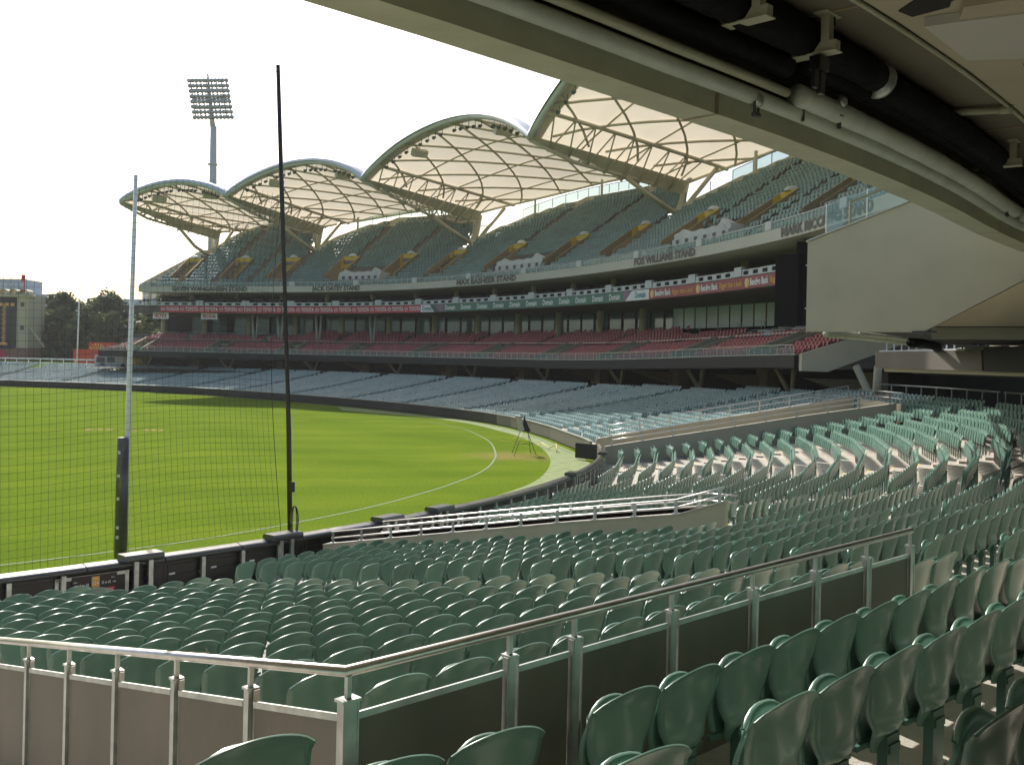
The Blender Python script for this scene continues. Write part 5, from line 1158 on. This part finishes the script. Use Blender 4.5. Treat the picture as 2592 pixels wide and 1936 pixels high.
# red hoardings, fence and pale shed under the trees
hh = thing('red_hoarding', 'red and orange hoarding with a sunburst under the trees at left', 'hoarding', (-71, 168, 0))
mb = MB(); mb.box(-73.8, -66.8, 168, 168.3, 2.6, 5.4); mb.box(-71.4, -64.8, 168.5, 169, 2.6, 6.6); part(mb, 'board', mat('hoarding_red', (0.55, .05, .02), .5), hh)
mb = MB()
for k in range(9):
    t = math.pi * (k + .25) / 9; c = Vector((-69.9, 168.4, 4.9)); d0, d1 = Vector((math.cos(t - .1), 0, math.sin(t - .1))), Vector((math.cos(t + .1), 0, math.sin(t + .1))); mb.add([c + d0 * .4, c + d0 * 1.6, c + d1 * 1.6, c + d1 * .4], [(0, 1, 2, 3)])
part(mb, 'sunburst', M['gold'], hh); mb = MB(); mb.box(-68.6, -66.0, 167.6, 167.9, 3.9, 5.2); part(mb, 'white_panel', M['boardwhite'], hh)
wf = thing('white_fence', 'long low white picket line behind the seats at far left', 'fence', (-86, 163, 0)); mb = MB(); mb.box(-99, -62, 163, 163.1, 3.6, 3.8); mb.box(-99, -60, 160, 160.1, 2.9, 3.15); part(mb, 'rails', M['boardwhite'], wf)
mb = MB()
for k in range(20): x = -98 + k * 1.9; mb.box(x, x + .12, 163.12, 163.2, 1.5, 3.7)
part(mb, 'post', M['boardwhite'], wf)
md = MB(); md.grid([[(-150, 155, 1.0), (-150, 185, 3.4), (-150, 300, 3.2)], [(-76, 156, 2.3), (-76, 170, 2.8), (-76, 300, 3.2)], [(-50, 164, 2.2), (-50, 185, 2.6), (-50, 300, 3.2)]]); struct(md, 'grass_mound', M['field'])
van = thing('service_cart', 'cream and white service cart parked in the dark under the left end of the stand', 'cart', (-58, 152, 2.6))
mb = MB(); mb.box(-63.5, -57.8, 152, 154, 2.7, 4.6); part(mb, 'body', M['fascia'], van); mb = MB(); mb.tube([(-57.8, 152.8, 3.7), (-55.8, 152.8, 3.7)], 1.0, 12); part(mb, 'tank', M['yellow'], van, True)
mb = MB(); mb.box(-63.2, -62.0, 151.9, 152, 3.5, 4.3); mb.box(-61.6, -60.4, 151.9, 152, 3.5, 4.3); part(mb, 'window', M['lettergrey'], van)
for x in (-62.3, -59.2): mb = MB(); mb.tube([(x, 151.8, 2.9), (x, 152.1, 2.9)], .45, 12); part(mb, 'wheel', M['black'], van, True)
# ---------------------------------------------------------------- trees
def crown(seed, rx, rz, n, base):
    r = random.Random(seed); cl = []
    for k in range(26):
        th = r.random() * 6.283; rr = r.random() ** .5 * .8; h = r.random(); pr = math.sin(math.pi * min(.97, .12 + h * .85)) ** .7
        cl.append((math.cos(th) * rr * rx * pr, math.sin(th) * rr * rx * pr, base + h * rz, (.16 + .16 * r.random()) * rx))
    mb = MB()
    for k in range(n):
        cx, cy, cz, cr = cl[r.randrange(len(cl))]; u = r.gauss(0, 1), r.gauss(0, 1), r.gauss(0, .8); L = math.sqrt(sum(q * q for q in u)) or 1; q = cr * (.55 + .6 * r.random()); p = Vector((cx + u[0] / L * q, cy + u[1] / L * q, cz + u[2] / L * q * .8))
        s = .16 + .26 * r.random(); a = Vector((r.gauss(0, 1), r.gauss(0, 1), r.gauss(0, .6))).normalized() * s; b = a.cross(Vector((r.gauss(0, 1), r.gauss(0, 1), r.gauss(0, 1)))).normalized() * s * .7
        mb.add([p - a, p + b, p + a, p - b], [(0, 1, 2, 3)])
    return mb, cl
def trunk(cl, h, r0):
    mb = MB(); mb.tube([(0, 0, 0), (.2, 0, h * .35), (.1, .1, h * .7)], [r0, r0 * .75, r0 * .4], 8)
    for c in cl[::3]: mb.tube([(.15, 0, h * (.25 + .03 * (c[2] % 3))), ((c[0]) * .5, c[1] * .5, (c[2] + h * .3) * .55), (c[0], c[1], c[2])], [r0 * .4, r0 * .25, r0 * .08], 5)
    return mb
PRO = []
for j, (m, rx, rz, n, base) in enumerate((('leafa', 6.0, 10.5, 6500, 3.5), ('leafb', 5.0, 9.0, 5500, 2.5), ('leafc', 6.5, 12, 6500, 3.0), ('leafb', 4.2, 6.5, 4200, .8))):
    c, cl = crown(11 + j, rx, rz, n, base); PRO.append((tomesh('crown', c, M[m], False), tomesh('trunk', trunk(cl, base + rz, .35), M['bark'])))
TR = [(-99, 201, 1, 1.12), (-94.5, 208, 1, 1.2), (-90.5, 199, 3, 1.5), (-82, 203, 0, 1.0), (-79, 196, 3, 1.4), (-73.5, 201, 1, 1.0), (-68.5, 197, 3, 1.7), (-101, 207, 0, 1.0), (-96.5, 200, 2, .86), (-92.5, 204, 0, 1.02), (-88.0, 201, 3, 1.25), (-85.5, 208, 2, 1.0), (-83.8, 199, 1, 1.1), (-80.5, 206, 2, .86), (-77.5, 202, 0, .80), (-75.5, 196, 3, 1.25), (-70.5, 204, 1, 1.3), (-66.0, 200, 0, 1.25), (-61.0, 205, 2, 1.02), (-56.5, 200, 1, 1.15), (-52, 206, 0, 1.1), (-47, 204, 2, 1.0), (-107, 215, 2, 1.0), (-73, 215, 0, .9), (-63.5, 188, 3, 1.3)]
NM = ['dense dark tree', 'olive-green bushy tree', 'grey-green open-crowned tree', 'small pale bushy tree']
WH = ['right against the cream scoreboard tower', 'broad and tall, second row behind the low pale one', 'broad low one at the foot of the tall crowns', 'darkest one right of the thin white pole', 'low one midway to the goal post', 'round one below the pale apartment block', 'low one beside the goal post', 'just right of the cream scoreboard tower', 'second from the scoreboard, slightly lower', 'with the highest rounded top left of the thin white pole', 'low in front of the bigger trees beside the scoreboard', 'behind the thin white pole', 'right of the thin white pole', 'midway between white pole and goal post', 'just left of the pale apartment block', 'low below the pale apartment block', 'behind the goal post', 'right of the goal post', 'in front of the hidden taller block', 'touching the left tip of the upper tier', 'under the left end of the name fascia', 'furthest right, partly behind the balcony band', 'behind the scoreboard', 'far back below the apartment block', 'low, beside the left end of the red tier']
for k, (x, y, p, sc) in enumerate(TR):
    t = thing('broadleaf_tree', NM[p] + ' ' + WH[k], 'tree', (x, y, 1.5), random.random() * 6.28, 'trees beyond the far end of the ground'); t.scale = (sc, sc, sc * 1.02)
    for me, nm in zip(PRO[p], ('crown', 'trunk')): o = bpy.data.objects.new(nm, me); COL.objects.link(o); o.parent = t
# far hedge of foliage behind everything, so no bare horizon shows
hd_ = MB(); r = random.Random(9)
for k in range(42000):
    x = -190 + r.random() * 190; y = 232 + r.random() * 16; h = 10.5 + 2.5 * math.sin(x * .11) + 2.2 * math.sin(x * .37) + 1.2 * math.sin(x * 1.1); z = 1 + r.random() ** .8 * h
    s = .3 + .5 * r.random(); a = Vector((r.gauss(0, 1), r.gauss(0, 1), r.gauss(0, 1))).normalized() * s; b = a.cross(Vector((r.gauss(0, 1), r.gauss(0, 1), r.gauss(0, 1)))).normalized() * s; c = Vector((x, y, z)); hd_.add([c - a, c + b, c + a, c - b], [(0, 1, 2, 3)])
tag(hd_.build('woodland', M['leafa']), 'dark wood closing the view behind the nearer trees', 'woodland', kind='stuff')
# ---------------------------------------------------------------- added veil: faint volume box standing in for lens glare
hz = MB(); hz.box(-420, 260, -60, 640, -1.6, 72); hzm = bpy.data.materials.new('lens_veil'); hzm.use_nodes = True; t = hzm.node_tree; t.nodes.remove(t.nodes['Principled BSDF'])
pv = t.nodes.new('ShaderNodeVolumePrincipled'); pv.inputs['Color'].default_value = (0.93, 0.95, 1, 1); pv.inputs['Density'].default_value = 0.00014; pv.inputs['Anisotropy'].default_value = 0.35
t.links.new(pv.outputs[0], t.nodes['Material Output'].inputs['Volume']); tag(hz.build('lens_veil_box', hzm), kind='stuff')
